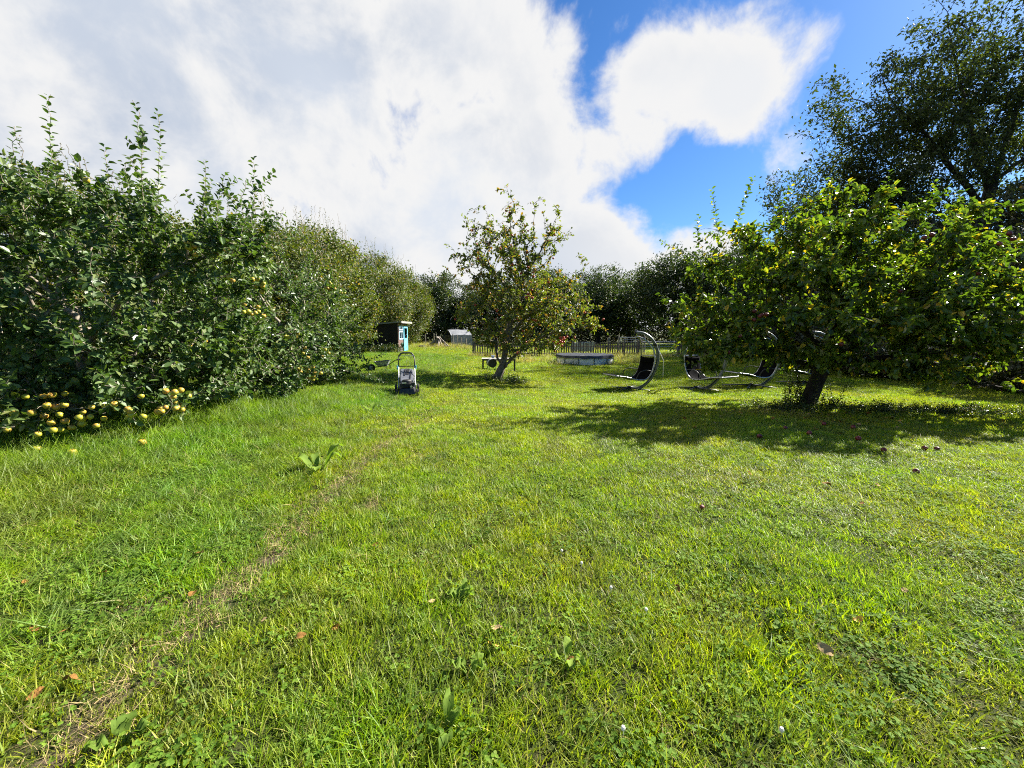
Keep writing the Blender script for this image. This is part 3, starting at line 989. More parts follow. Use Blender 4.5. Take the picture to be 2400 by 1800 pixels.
# ------------------------------------------------------------------ the spreading apple tree on the right
def right_apple():
    rng = np.random.default_rng(31)
    bx, by = 7.15, 9.6
    base = (bx, by, G(bx, by))
    t = Tree(rng, [(-0.10, 0, -0.15), (0.0, 0, 0.2), (0.10, -0.02, 0.6), (0.22, -0.05, 1.1), (0.3, -0.1, 1.8), (0.25, -0.1, 2.7)],
             r_tip=0.0035, step=0.28, bf=0.32, first=0.8, jitter=0.07, lift=0.1)
    t.limb([(0.2, 0, 0.9), (-0.5, -0.1, 1.1), (-1.4, -0.3, 1.25), (-2.4, -0.4, 1.2), (-3.1, -0.5, 1.5)])
    t.limb([(0.2, 0, 1.0), (0.9, -0.5, 1.2), (1.9, -1.0, 1.15), (2.6, -1.3, 0.72), (3.6, -1.5, 0.60), (4.4, -1.6, 0.75)])
    t.limb([(0.25, 0, 1.3), (-0.6, 0.2, 2.2), (-1.4, 0.2, 3.2), (-1.9, 0.1, 4.1)])
    t.limb([(0.28, -0.1, 1.6), (1.1, -0.4, 2.4), (2.0, -0.8, 3.0), (3.0, -1.2, 3.3)])
    t.limb([(0.25, -0.1, 2.2), (0.5, -0.2, 3.2), (0.7, -0.3, 4.2)])
    A = [ellipsoid(rng, 430, (0.1, -0.15, 2.65), (3.4, 2.8, 2.0), 2.6, 1.05, voids=20, void_r=0.5),
         ellipsoid(rng, 200, (2.6, -0.9, 1.85), (2.5, 2.0, 1.15), 3.0, 0.85, voids=6, void_r=0.35),
         ellipsoid(rng, 80, (-2.2, -0.7, 1.75), (1.6, 1.4, 0.8), 3.0, 1.0),
         ellipsoid(rng, 110, (0.6, -1.2, 2.0), (2.6, 2.1, 1.1), 1.6, 0.9),
         ellipsoid(rng, 70, (1.7, -0.6, 2.9), (1.6, 1.4, 0.9), 2.5, 1.0),
         ellipsoid(rng, 110, (0.1, -0.4, 3.5), (2.5, 2.0, 1.25), 3.0, 1.0)]
    A = np.concatenate(A)                                  # boughs lie in loose tiers
    A[:, 2] += 0.15 * np.sin(2 * math.pi * A[:, 2] / 0.85 + 0.8 * A[:, 0] - 0.6 * A[:, 1])
    t.reach(A)
    t.twiglets(3, 0.30, -0.05)
    pos, tan = t.leaf_points(11.5, 0.4, 0.025)
    parts = [foliage(rng, pos, tan, (0.8, -0.3, 1.6), 0.112, 0.29, 0.7, 0.35, 0.7, 0.3, fold=0.4, curl=0.3)]
    shoots = [[(-2.2, -0.2, 3.6), (-2.1, -0.2, 4.4), (-1.85, -0.2, 5.15)], [(-2.4, -0.2, 3.6), (-2.6, -0.2, 4.2), (-2.75, -0.2, 4.9)], [(-2.9, -0.4, 2.9), (-3.4, -0.4, 3.5), (-3.9, -0.4, 3.75)],
              [(-2.7, -0.2, 3.2), (-3.0, -0.2, 3.8), (-3.0, -0.2, 4.35)], [(-1.5, -0.4, 4.0), (-1.3, -0.4, 4.6), (-1.15, -0.4, 4.9)], [(1.6, -0.6, 4.0), (1.7, -0.6, 4.5), (1.75, -0.6, 4.95)],
              [(2.6, -1.0, 2.8), (2.8, -1.0, 3.4), (2.85, -1.0, 3.9)], [(3.3, -1.2, 2.6), (3.6, -1.3, 3.1), (3.75, -1.3, 3.4)], [(-0.6, -0.4, 4.2), (-0.4, -0.4, 4.7), (-0.35, -0.5, 5.0)],
              [(0.5, -0.6, 4.3), (0.7, -0.6, 4.8), (0.7, -0.7, 5.1)], [(-3.0, -0.8, 1.6), (-3.6, -0.9, 1.9), (-3.95, -1.0, 2.05)], [(-2.6, -0.8, 1.3), (-3.3, -0.9, 1.1), (-3.7, -0.9, 1.45)]]
    for _ in range(44):
        d = unit(rng.normal(0, 1, 3) * np.array((1, 1, 0.4)) + np.array((0, -0.2, 0.6)))
        c, r = (((0.15, -0.15, 2.65), (3.2, 2.7, 1.9)) if rng.random() < 0.6 else ((2.6, -0.9, 1.85), (2.4, 1.9, 1.1)))
        p = np.array(c) + d * np.array(r) * 0.95
        ln = rng.uniform(0.25, 0.6)
        shoots.append([p, p + d * ln * 0.5 + np.array((0, 0, ln * 0.2)), p + d * ln * np.array((1, 1, 0.6)) + np.array((0, 0, ln * 0.35))])
    for s_ in shoots:
        t.limb(s_)
        parts.append(shoot_leaves(rng, spline([tuple(p) for p in s_], 6), 0.036, 0.115, 0.34))
    t.radii(0.5, 0.16)
    root = make_tree('apple_tree', base, 'spreading apple tree with sunlit yellowing leaves and dark leaning trunk on the right', 'tree', t, concat(parts), M['bark_dark'], M['apple_light'])
    ends = np.array([p[2] for p in t.paths])
    ends = ends[ends[:, 1] < 0.3]
    sel = rng.choice(len(ends), 24, replace=False)
    hang_apples(rng, root, ends[sel] - np.array((0, 0.06, 0.06)), AP_C, 1.05)
    cl = np.concatenate([np.array(c) + rng.normal(0, 0.07, (k, 3)) for c, k in (((-2.35, -1.6, 2.05), 5), ((-0.2, -2.5, 3.4), 2), ((1.1, -2.6, 3.3), 3))])
    hang_apples(rng, root, cl, AP_C, 1.1)
    return base


right_apple()

# ------------------------------------------------------------------ hazels, field trees and the tall ashes round the plot


def shrub(seed, rx, ry, top, n, per, size, mat, bark, name, loc, label, cat, group=None, zmin=0.35, stems=5, twigs=0):
    rng = np.random.default_rng(seed)
    t = Tree(rng, [(0, 0, -0.1), (0, 0, 0.3), (0.1, 0, 1.0), (0.1, 0.1, top * 0.45)], r_tip=0.006, step=0.5, bf=0.25, first=0.3, jitter=0.1, lift=0.25)
    for i in range(stems):
        a = i * 6.28 / stems + rng.uniform(0, 1)
        t.limb([(0, 0, 0.15), (0.4 * math.cos(a), 0.4 * math.sin(a), top * 0.22), (0.42 * rx * math.cos(a), 0.42 * ry * math.sin(a), top * 0.6)])
    h = (top - zmin) / 2
    A = ellipsoid(rng, n, (0, 0, zmin + h), (rx, ry, h), 5.0, zmin, voids=10, void_r=rx * 0.16)
    low = ellipsoid(rng, n // 4, (0, 0, zmin + h * 0.5), (rx * 0.92, ry * 0.92, h * 0.6), 5.0, zmin)
    t.reach(np.concatenate([A, low]))
    pos, tan = t.leaf_points(per, 0.9, (0.20, 0.20, 0.16))
    parts = [foliage(rng, pos, tan, (0, 0, top * 0.35), size, 0.36, 0.7, 0.5, 0.8, 0.25, six=False)]
    for i in range(twigs):
        d = unit(rng.normal(0, 1, 3) * np.array((1, 1, 0.3)) + np.array((0, 0, 1.2)))
        p = np.array((0, 0, zmin + h)) + d * np.array((rx, ry, h)) * 0.9
        q = p + np.array((rng.normal(0, 0.15), rng.normal(0, 0.15), rng.uniform(0.5, 1.3)))
        t.limb([p, (p + q) / 2, q])
        if rng.random() < 0.5:
            parts.append(shoot_leaves(rng, spline([tuple(p), tuple((p + q) / 2), tuple(q)], 4), 0.06, size * 0.8))
    t.radii(0.2, 0.09)
    return make_tree(name, loc, label, cat, t, concat(parts), bark, mat, group)


HZ = 'hazel shrubs along the left boundary'
hz1 = shrub(41, 2.6, 2.7, 5.2, 620, 46, 0.10, M['hazel'], M['bark_pale'], 'hazel_shrub', (-8.8, 14.8, G(-8.8, 14.8)), 'olive hazel shrub with bare twigs on top, just behind the yellow-fruited apple trees', 'shrub', HZ, twigs=60)
hz2 = shrub(42, 2.9, 3.1, 6.1, 700, 46, 0.115, M['hazel'], M['bark_pale'], 'hazel_shrub', (-9.4, 19.6, G(-9.4, 19.6)), 'tall olive hazel shrub in front of the dark shed', 'shrub', HZ, twigs=12)
copy_tree(hz1, (-11.6, 24.2, 0), 2.1, (1.15, 1.15, 1.42), 'rounded hazel shrub rising behind the roof of the dark shed', HZ)
copy_tree(hz2, (-14.0, 30.0, 0), 1.1, (1.1, 1.1, 1.15), 'olive hazel shrub beyond the back wall of the shed', HZ)
copy_tree(hz1, (-12.0, 36.0, 0), 4.0, (1.3, 1.3, 1.55), 'far olive hazel shrub to the right of the shed door', HZ)
copy_tree(hz2, (-11.6, 42.5, 0), 2.7, (1.15, 1.15, 1.25), 'farthest hazel shrub, above the pile of cut logs', HZ)
copy_tree(hz1, (-11.5, 10.6, 0), 0.7, (1.0, 1.0, 1.0), 'hazel shrub glimpsed behind the bushy apple trees at the left edge', HZ)
copy_tree(hz2, (-13.0, 15.5, 0), 3.3, (1.0, 1.0, 0.95), 'hazel shrub set back behind the first shrub with bare twigs', HZ)


def field_tree(seed, rx, top, n, per, size, mat, name, loc, label, zlow=1.2, group=None, gaps=16, base_r=0.22, shell=3.2, spread=(0.32, 0.32, 0.22)):
    rng = np.random.default_rng(seed)
    t = Tree(rng, [(0, 0, -0.2), (0.05, 0, 0.8), (0.15, 0.1, top * 0.25), (0.0, 0.2, top * 0.55)], r_tip=0.012, step=0.7, bf=0.35, first=top * 0.14, jitter=0.12, lift=0.15)
    h = (top - zlow) / 2
    A = [ellipsoid(rng, n // 2, (0, 0, zlow + h), (rx, rx, h), shell, zlow, voids=gaps, void_r=rx * 0.17)]
    for i in range(7):                                     # boughs that bulge out of the outline
        a = i * 0.9 + rng.uniform(0, 0.6)
        c = np.array((math.cos(a) * rx * 0.62, math.sin(a) * rx * 0.62, zlow + h * rng.uniform(0.55, 1.55)))
        A.append(ellipsoid(rng, n // 14, c, np.array((0.45, 0.45, 0.34)) * rx * rng.uniform(0.8, 1.2), 3.0, zlow * 0.8))
    t.reach(np.concatenate(A))
    pos, tan = t.leaf_points(per, 1.3, spread)
    lv = foliage(rng, pos, tan, (0, 0, top * 0.4), size, 0.38, 0.7, 0.5, 0.8, 0.2, six=False)
    t.radii(0.3, base_r)
    return make_tree(name, loc, label, 'tree', t, lv, M['bark_dark'], mat, group)


FT = 'field trees beyond the picket fence'
ft1 = field_tree(51, 4.3, 8.6, 700, 40, 0.19, M['oak'], 'oak_tree', (-8.6, 52, 0), 'dark round oak standing far behind the grey tarpaulin shelter', 1.0, FT)
ft2 = field_tree(52, 4.6, 8.7, 760, 40, 0.18, M['oak'], 'oak_tree', (21.1, 52.0, -0.4), 'open branched dark oak behind the galvanised field gates', 1.2, FT, gaps=26)
ft2.scale = (1.35, 1.35, 1.35)
copy_tree(ft2, (-2.2, 57, 0), 2.2, (1.1, 1.1, 1.02), 'far oak hidden mostly behind the lone apple tree', FT)
copy_tree(ft1, (4.6, 54, 0), 1.3, (1.15, 1.15, 1.08), 'far oak rising over the right shoulder of the lone apple tree', FT)
copy_tree(ft1, (12.7, 60, -0.4), 4.1, (1.3, 1.3, 1.27), 'rounded dark oak behind the round pool', FT)
copy_tree(ft2, (29.5, 53.5, -0.4), 0.5, (1.5, 1.5, 1.5), 'dark oak showing above the left side of the yellowing apple tree', FT)
copy_tree(ft1, (20.0, 30.5, -0.4), 2.9, (0.85, 0.85, 0.85), 'dark oak close behind the hanging lounge chairs', FT)
copy_tree(ft1, (19.0, 66, -0.4), 3.6, (1.5, 1.5, 1.28), 'oak filling the gap between the two field oaks', FT)


def ash(seed, trunk, limbs, ells, n, per, name, loc, label, base_r, size=0.26):
    rng = np.random.default_rng(seed)
    t = Tree(rng, trunk, r_tip=0.014, step=0.8, bf=0.35, first=4.0, jitter=0.16, lift=0.12)
    for l in limbs:
        t.limb(l)
    A = np.concatenate([ellipsoid(rng, int(n * f), c, r, 2.4, None, voids=v, void_r=vr) for (c, r, f, v, vr) in ells])
    t.reach(A)
    pos, tan = t.leaf_points(per, 1.6, (0.42, 0.42, 0.26))
    lv = foliage(rng, pos, tan, np.array(ells[0][0]) - np.array((0, 0, 3)), size, 0.24, 0.6, 0.3, 0.9, 0.45, six=False)
    t.radii(0.2, base_r)
    return make_tree(name, loc, label, 'tree', t, lv, M['bark_dark'], M['ash'])


ash(61, [(0, 0, -0.5), (0.2, 0, 4), (-0.2, 0, 9), (0.4, 0, 13), (2.0, 0.5, 19), (3.0, 0.5, 25)],
    [[(0, 0, 11), (-2.0, 0, 13), (-5.0, -0.5, 15.5), (-8.0, -0.5, 18), (-9.0, 0, 20.5)], [(0.3, 0, 12.5), (-1.0, 0.5, 16), (-2.5, 0.5, 20), (-4, 0.5, 24)], [(0.4, 0, 13), (3, 0, 15), (6, 0, 17)],
     [(0.2, 0, 9), (-3, 0, 10.5), (-6.5, 0, 12.0), (-9, 0, 12.8)]],
    [((-5.8, 0, 17.0), (7.8, 4.6, 5.2), 0.40, 16, 1.2), ((0.5, 1, 21.5), (7.8, 5.0, 7.0), 0.32, 12, 1.3), ((4.5, 1, 16), (5, 4.5, 6), 0.16, 6, 1.3), ((-4, 0, 11.5), (7.0, 4.5, 3.0), 0.12, 6, 1.0)], 980, 44, 'ash_tree', (35.6, 32.0, -0.4),
    'tall dark ash tree with forked limbs towering over the right edge', 0.55)
ash(62, [(0, 0, -0.5), (0.2, 0, 3), (0.0, 0.3, 6), (0.6, 0.2, 10)],
    [[(0, 0, 5), (-2, 0, 8.5), (-4, 0, 11.5)], [(0.2, 0, 6), (2.5, 0, 9), (4, 0, 12)], [(0.5, 0.2, 9), (0.8, 0, 13), (1.5, 0, 16)]],
    [((0.5, 0, 11.5), (6.2, 4.8, 5.2), 0.7, 14, 1.1), ((0, 0, 5.5), (5.6, 4.4, 3.4), 0.3, 4, 0.9)], 760, 44, 'ash_tree', (27.0, 35.5, -0.4),
    'shorter dark ash tree below and in front of the tall forked one', 0.35, 0.25)

# hedge on the right boundary and along the far side
HG = 'dark hedge shrubs along the right boundary'
hg1 = shrub(71, 2.4, 2.6, 3.0, 420, 36, 0.11, M['hedge'], M['bark_dark'], 'hedge_shrub', (16.6, 12.4, -0.4), 'low dark hedge shrub in shade at the right edge of the lawn', 'shrub', HG, zmin=0.1)
hg2 = shrub(72, 3.4, 3.2, 6.6, 560, 42, 0.15, M['hedge'], M['bark_dark'], 'hedge_shrub', (25.0, 20.0, -0.4), 'tall brownish hedge shrub behind the right side of the yellowing apple tree', 'shrub', HG, zmin=0.15)
copy_tree(hg1, (15.6, 17.0, -0.4), 1.2, (1.0, 1.0, 0.95), 'low hedge shrub behind the trunk of the yellowing apple tree', HG)
copy_tree(hg1, (15.8, 21.4, -0.4), 2.6, (1.05, 1.05, 1.2), 'hedge shrub at the back corner of the chair lawn', HG)
copy_tree(hg2, (19.5, 25.0, -0.4), 2.6, (0.9, 0.9, 0.85), 'shaded hedge shrub beyond the hanging lounge chairs', HG)
copy_tree(hg2, (30.5, 24.5, -0.4), 4.4, (1.1, 1.1, 1.15), 'tall hedge shrub at the foot of the forked ash tree', HG)
copy_tree(hg1, (18.4, 8.6, -0.4), 3.9, (1.05, 1.05, 0.95), 'hedge shrub running out of the frame on the right', HG)
copy_tree(hg2, (17.5, 33.5, -0.4), 5.2, (0.8, 0.8, 0.75), 'hedge shrub at the end of the picket fence', HG)
copy_tree(hg2, (29.5, 29.0, -0.4), 1.9, (1.3, 1.3, 1.45), 'highest hedge shrub, between the ash trunks and the yellowing apple tree', HG)
copy_tree(hg2, (34.0, 28.0, -0.4), 3.1, (1.5, 1.5, 1.75), 'broad dark hedge shrub filling the gap under the forked ash at the right edge', HG)
copy_tree(hg2, (24.5, 25.5, -0.4), 0.9, (1.1, 1.1, 1.15), 'brownish hedge shrub showing through the top of the yellowing apple tree', HG)
copy_tree(hg1, (21.3, 15.2, -0.4), 0.2, (1.15, 1.15, 1.35), 'second rank hedge shrub behind the low ones at the right', HG)


def far_hedge():
    rng = np.random.default_rng(77)
    root = empty('hedge', (0, 0, 0))
    tag(root, 'long black-green hedge closing off the far field', 'hedge')
    path = [(-24, 40), (-16, 50), (-6, 62), (6, 68), (18, 72), (30, 66), (46, 60)]
    q = spline([(x, y, 0) for x, y in path], 12)
    q = np.array([tuple(p) for p in q])
    n = 26000
    f = rng.random(n) * (len(q) - 1)
    i = f.astype(int)
    w = (f - i)[:, None]
    c = q[i] * (1 - w) + q[np.minimum(i + 1, len(q) - 1)] * w
    tan = unit(q[np.minimum(i + 1, len(q) - 1)] - q[i])
    nor = np.stack([-tan[:, 1], tan[:, 0], np.zeros(n)], 1)
    hgt = 3.8 + 0.7 * np.sin(f * 1.3) + 0.4 * np.sin(f * 3.1)
    a = rng.random(n) * math.pi
    rad = rng.random(n) ** 0.25
    pos = c + nor * (np.cos(a) * rad * 1.6)[:, None]
    pos[:, 2] = np.sin(a) * rad * hgt - 0.3 + rng.normal(0, 0.1, n)
    V, F = foliage(rng, pos, tan, (0, 50, -4), 0.34, 0.4, 0.5, 0.5, 0.8, 0.2, six=False)
    o = np_obj('foliage', V, F, M['hedge'], root)
    o['kind'] = 'stuff'
    b = MB()
    for k in range(0, len(q), 3):
        x, y = q[k][0], q[k][1]
        b.tube([(x, y, -0.4), (x + rng.normal(0, 0.2), y, 1.2), (x + rng.normal(0, 0.4), y, 2.4)], [0.07, 0.05, 0.02], 5)
    b.build('stem', M['bark_dark'], root)


far_hedge()
# ------------------------------------------------------------------ materials of the made things
M['black_metal'] = noise_mat('black_painted_metal', (0.014, 0.014, 0.015), (0.030, 0.030, 0.031), 30, 0.45)
M['black_plastic'] = noise_mat('black_plastic', (0.012, 0.012, 0.013), (0.035, 0.033, 0.030), 25, 0.5)
M['grey_plastic'] = noise_mat('grey_plastic', (0.10, 0.105, 0.12), (0.16, 0.165, 0.18), 12, 0.4)
M['tube_silver'] = noise_mat('silver_tube', (0.42, 0.43, 0.45), (0.60, 0.61, 0.63), 20, 0.32, 0.85)
M['cyan'] = noise_mat('cyan_plastic', (0.05, 0.36, 0.52), (0.08, 0.42, 0.58), 20, 0.4)
M['rubber'] = noise_mat('tyre_rubber', (0.018, 0.018, 0.017), (0.045, 0.042, 0.036), 22, 0.85)
M['yellow_print'] = noise_mat('yellow_sticker', (0.55, 0.42, 0.10), (0.48, 0.36, 0.08), 20, 0.5)
M['shed_wood'] = noise_mat('creosoted_board', (0.010, 0.008, 0.007), (0.026, 0.020, 0.017), 7, 0.8, stretch=(0.4, 0.4, 3), bump=0.4)
M['shed_front'] = noise_mat('weathered_brown_board', (0.10, 0.060, 0.050), (0.17, 0.11, 0.09), 9, 0.8, stretch=(0.4, 0.4, 3), bump=0.4)
M['felt'] = noise_mat('roof_felt', (0.20, 0.19, 0.17), (0.34, 0.32, 0.28), 6, 0.95, bump=0.4)
M['blue_paint'] = noise_mat('sky_blue_paint', (0.13, 0.50, 0.66), (0.18, 0.58, 0.74), 8, 0.45)
M['blue_pale'] = noise_mat('pale_blue_paint', (0.40, 0.60, 0.70), (0.50, 0.68, 0.76), 8, 0.5)
M['block'] = noise_mat('concrete_block', (0.06, 0.055, 0.05), (0.12, 0.11, 0.10), 10, 0.9, bump=0.4)
M['galv'] = noise_mat('galvanised_steel', (0.30, 0.31, 0.32), (0.45, 0.46, 0.47), 14, 0.5, 0.5)
M['fence_wood'] = noise_mat('weathered_picket', (0.085, 0.066, 0.048), (0.17, 0.135, 0.10), 8, 0.9, stretch=(3, 3, 0.5), bump=0.3)
M['post_wood'] = noise_mat('grey_post_wood', (0.16, 0.14, 0.11), (0.28, 0.25, 0.20), 8, 0.9, stretch=(3, 3, 0.5), bump=0.3)
M['log_wood'] = noise_mat('cut_log_bark', (0.14, 0.11, 0.085), (0.36, 0.31, 0.26), 6, 0.9, bump=0.5)
M['tarp'] = noise_mat('grey_tarpaulin', (0.15, 0.155, 0.165), (0.22, 0.225, 0.235), 3, 0.6, bump=0.25)
M['pool_wall'] = noise_mat('pool_liner', (0.82, 0.81, 0.78), (0.88, 0.87, 0.84), 3, 0.4)
M['pool_cover'] = noise_mat('pool_cover', (0.022, 0.024, 0.028), (0.05, 0.052, 0.056), 5, 0.35, bump=0.5)
M['mesh_black'] = noise_mat('black_sling_fabric', (0.0035, 0.0035, 0.004), (0.007, 0.007, 0.0075), 60, 0.9, spec=0.04)
M['stand_metal'] = noise_mat('grey_stand_tube', (0.11, 0.125, 0.12), (0.17, 0.185, 0.18), 10, 0.38, 0.3)
M['frame_metal'] = noise_mat('brushed_frame_tube', (0.34, 0.34, 0.33), (0.46, 0.46, 0.45), 16, 0.3, 0.8)
M['table_top'] = noise_mat('weathered_table', (0.30, 0.28, 0.25), (0.45, 0.42, 0.38), 7, 0.8)
M['hose'] = noise_mat('green_hose', (0.01, 0.07, 0.045), (0.02, 0.11, 0.07), 20, 0.45)
M['white_metal'] = noise_mat('dull_white_metal', (0.55, 0.55, 0.54), (0.70, 0.70, 0.69), 8, 0.5)
M['terracotta'] = noise_mat('terracotta', (0.42, 0.16, 0.07), (0.52, 0.22, 0.10), 10, 0.8)
M['blue_glaze'] = noise_mat('blue_glaze', (0.16, 0.24, 0.42), (0.24, 0.32, 0.50), 10, 0.3)
M['dead_leaf'] = noise_mat('fallen_leaf', (0.15, 0.068, 0.018), (0.27, 0.145, 0.04), 25, 0.85, spec=0.1)
M['dead_leaf_pale'] = noise_mat('pale_fallen_leaf', (0.28, 0.19, 0.085), (0.40, 0.30, 0.15), 25, 0.85, spec=0.1)
M['yellow_leaf'] = noise_mat('yellow_fallen_leaf', (0.55, 0.36, 0.04), (0.50, 0.25, 0.05), 25, 0.6)
M['white_petal'] = noise_mat('clover_petal', (0.60, 0.58, 0.52), (0.75, 0.72, 0.66), 30, 0.7)


def glass_mat():
    m, nt, o = new_mat('window_glass')
    g = node(nt, 'ShaderNodeBsdfGlossy', {'Color': (0.9, 0.95, 1, 1), 'Roughness': 0.03})
    t = node(nt, 'ShaderNodeBsdfTransparent', {'Color': (0.75, 0.82, 0.84, 1)})
    f = node(nt, 'ShaderNodeFresnel', {'IOR': 1.6})
    mx = node(nt, 'ShaderNodeMixShader', {0: math_(nt, 'ADD', f.outputs[0], 0.08, clamp=True), 1: t.outputs[0], 2: g.outputs[0]})
    nt.links.new(mx.outputs[0], o.inputs[0])
    return m


M['glass'] = glass_mat()


# ------------------------------------------------------------------ lawn mower
def lawn_mower():
    x, y = -2.50, 9.55
    r = empty('lawn_mower', (x, y, G(x, y) + 0.01), R(14))
    tag(r, 'black and grey petrol lawn mower with raised handle parked on the verge', 'lawn mower')
    b = MB()
    b.hexa([(-0.20, 0.0, 0.05), (0.20, 0.0, 0.05), (0.23, 0.62, 0.05), (-0.23, 0.62, 0.05), (-0.17, 0.05, 0.20), (0.17, 0.05, 0.20), (0.20, 0.60, 0.22), (-0.20, 0.60, 0.22)])
    b.build('deck', M['black_metal'], r, 0.02)
    e = MB()
    e.box((0, 0.22, 0.265), (0.26, 0.26, 0.10))
    e.lathe([(0.02, 0.40), (0.09, 0.395), (0.115, 0.37), (0.12, 0.30)], (0, 0.22, 0), 16)
    e.box((0.15, 0.16, 0.28), (0.07, 0.14, 0.10))
    e.box((-0.145, 0.2, 0.27), (0.05, 0.16, 0.08))
    for k in range(4):
        e.box((0, 0.075, 0.235 + k * 0.022), (0.2, 0.02, 0.010))
    en = e.build('engine', M['black_plastic'], r, 0.008)
    m = MB()
    m.lathe([(0.0, 0.0), (0.026, 0.0), (0.026, 0.02), (0.0, 0.02)], (0.10, 0.05, 0.24), 10, 'Y')
    m.box((-0.06, 0.082, 0.33), (0.10, 0.03, 0.025))
    m.build('exhaust', M['tube_silver'], en)
    c = MB()                                                # grass collector with sloping lid
    c.hexa([(-0.16, 0.46, 0.22), (0.16, 0.46, 0.22), (0.20, 1.02, 0.26), (-0.20, 1.02, 0.26),
            (-0.17, 0.46, 0.33), (0.17, 0.46, 0.33), (0.17, 1.00, 0.60), (-0.17, 1.00, 0.60)])
    col = c.build('grass_collector', M['grey_plastic'], r, 0.03)
    sl = Vector((0, 0.54, 0.27)).normalized()

    def on_lid(u, s, lift=0.012):
        p = Vector((u, 0.46, 0.33)) + sl * s
        n = Vector((0, -0.27, 0.54)).normalized()
        return p + n * lift
    for (u0, u1, s0, s1, k) in ((-0.055, -0.025, 0.24, 0.55, 0.02), (0.0, 0.075, 0.30, 0.55, 0.02), (0.10, 0.125, 0.05, 0.50, 0.04)):
        q = MB()
        q.add([on_lid(u0 - k, s0), on_lid(u1 - k, s0), on_lid(u1, s1), on_lid(u0, s1), on_lid(u0 - k, s0, -.01), on_lid(u1 - k, s0, -.01), on_lid(u1, s1, -.01), on_lid(u0, s1, -.01)],
              [(0, 1, 2, 3), (0, 4, 5, 1), (1, 5, 6, 2), (2, 6, 7, 3), (3, 7, 4, 0)])
        q.build('stripe', M['black_plastic'], col)
    q = MB()
    q.box((0, 0.443, 0.30), (0.20, 0.012, 0.035))
    q.build('sticker', M['yellow_print'], col)
    for (wx, wy, wr) in ((-0.24, 0.10, 0.09), (0.24, 0.10, 0.09), (-0.27, 0.58, 0.12), (0.27, 0.58, 0.12)):
        w = MB()
        w.lathe([(wr * 0.62, -0.025), (wr * 0.95, -0.025), (wr, -0.012), (wr, 0.012), (wr * 0.95, 0.025), (wr * 0.62, 0.025), (wr * 0.62, -0.025)], (wx, wy, wr), 18, 'X')
        wo = w.build('wheel', M['rubber'], r, smooth_=False)
        h = MB()
        h.lathe([(0.0, -0.018), (wr * 0.63, -0.018), (wr * 0.63, 0.018), (0.0, 0.018)], (wx, wy, wr), 14, 'X')
        h.build('hub', M['galv'], wo)
    for s in (-1, 1):
        t = MB()
        t.tube(spline([(s * 0.215, 0.52, 0.14), (s * 0.20, 0.68, 0.40), (s * 0.20, 0.86, 0.66)], 5), 0.012, 8)
        t.build('lower_handle', M['tube_silver'], r, smooth_=True)
    t = MB()
    t.tube([(-0.20, 0.86, 0.66), (-0.198, 1.0, 0.86), (-0.185, 1.04, 0.92), (-0.13, 1.085, 0.985), (-0.09, 1.09, 0.995), (0.09, 1.09, 0.995), (0.13, 1.085, 0.985), (0.185, 1.04, 0.92), (0.198, 1.0, 0.86), (0.20, 0.86, 0.66)], 0.0125, 8)
    up = t.build('upper_handle', M['black_metal'], r, smooth_=True)
    t = MB()
    t.tube([(-0.19, 1.035, 0.91), (-0.13, 1.083, 0.984), (-0.09, 1.088, 0.996), (0.09, 1.088, 0.996), (0.13, 1.083, 0.984), (0.19, 1.035, 0.91)], 0.022, 10)
    t.build('foam_grip', M['black_plastic'], up, smooth_=True)
    t = MB()
    t.tube([(-0.18, 1.0, 0.92), (-0.15, 0.99, 0.925), (0.15, 0.99, 0.925), (0.18, 1.0, 0.92)], 0.006, 6)
    t.build('brake_bail', M['tube_silver'], up)
    t = MB()
    t.tube([(-0.20, 0.86, 0.665), (0.20, 0.86, 0.665)], 0.011, 8)
    t.build('crossbar', M['black_metal'], r)
    for s in (-1, 1):
        k = MB()
        k.box((s * 0.232, 0.85, 0.635), (0.03, 0.05, 0.10))
        k.box((s * 0.218, 0.86, 0.66), (0.03, 0.03, 0.03))
        k.build('clamp_lever', M['cyan'], r, 0.008)
    t = MB()
    t.tube(spline([(-0.01, 1.09, 0.98), (-0.05, 1.0, 0.90), (-0.09, 0.98, 0.85), (-0.19, 0.96, 0.845)], 6), 0.004, 5)
    t.build('cable', M['black_plastic'], r)
    t = MB()
    t.tube(spline([(0.20, 0.98, 0.86), (0.215, 0.92, 0.74), (0.20, 0.8, 0.56), (0.17, 0.62, 0.40), (0.15, 0.36, 0.33)], 6), 0.005, 5)
    t.build('cable', M['black_plastic'], r)


lawn_mower()


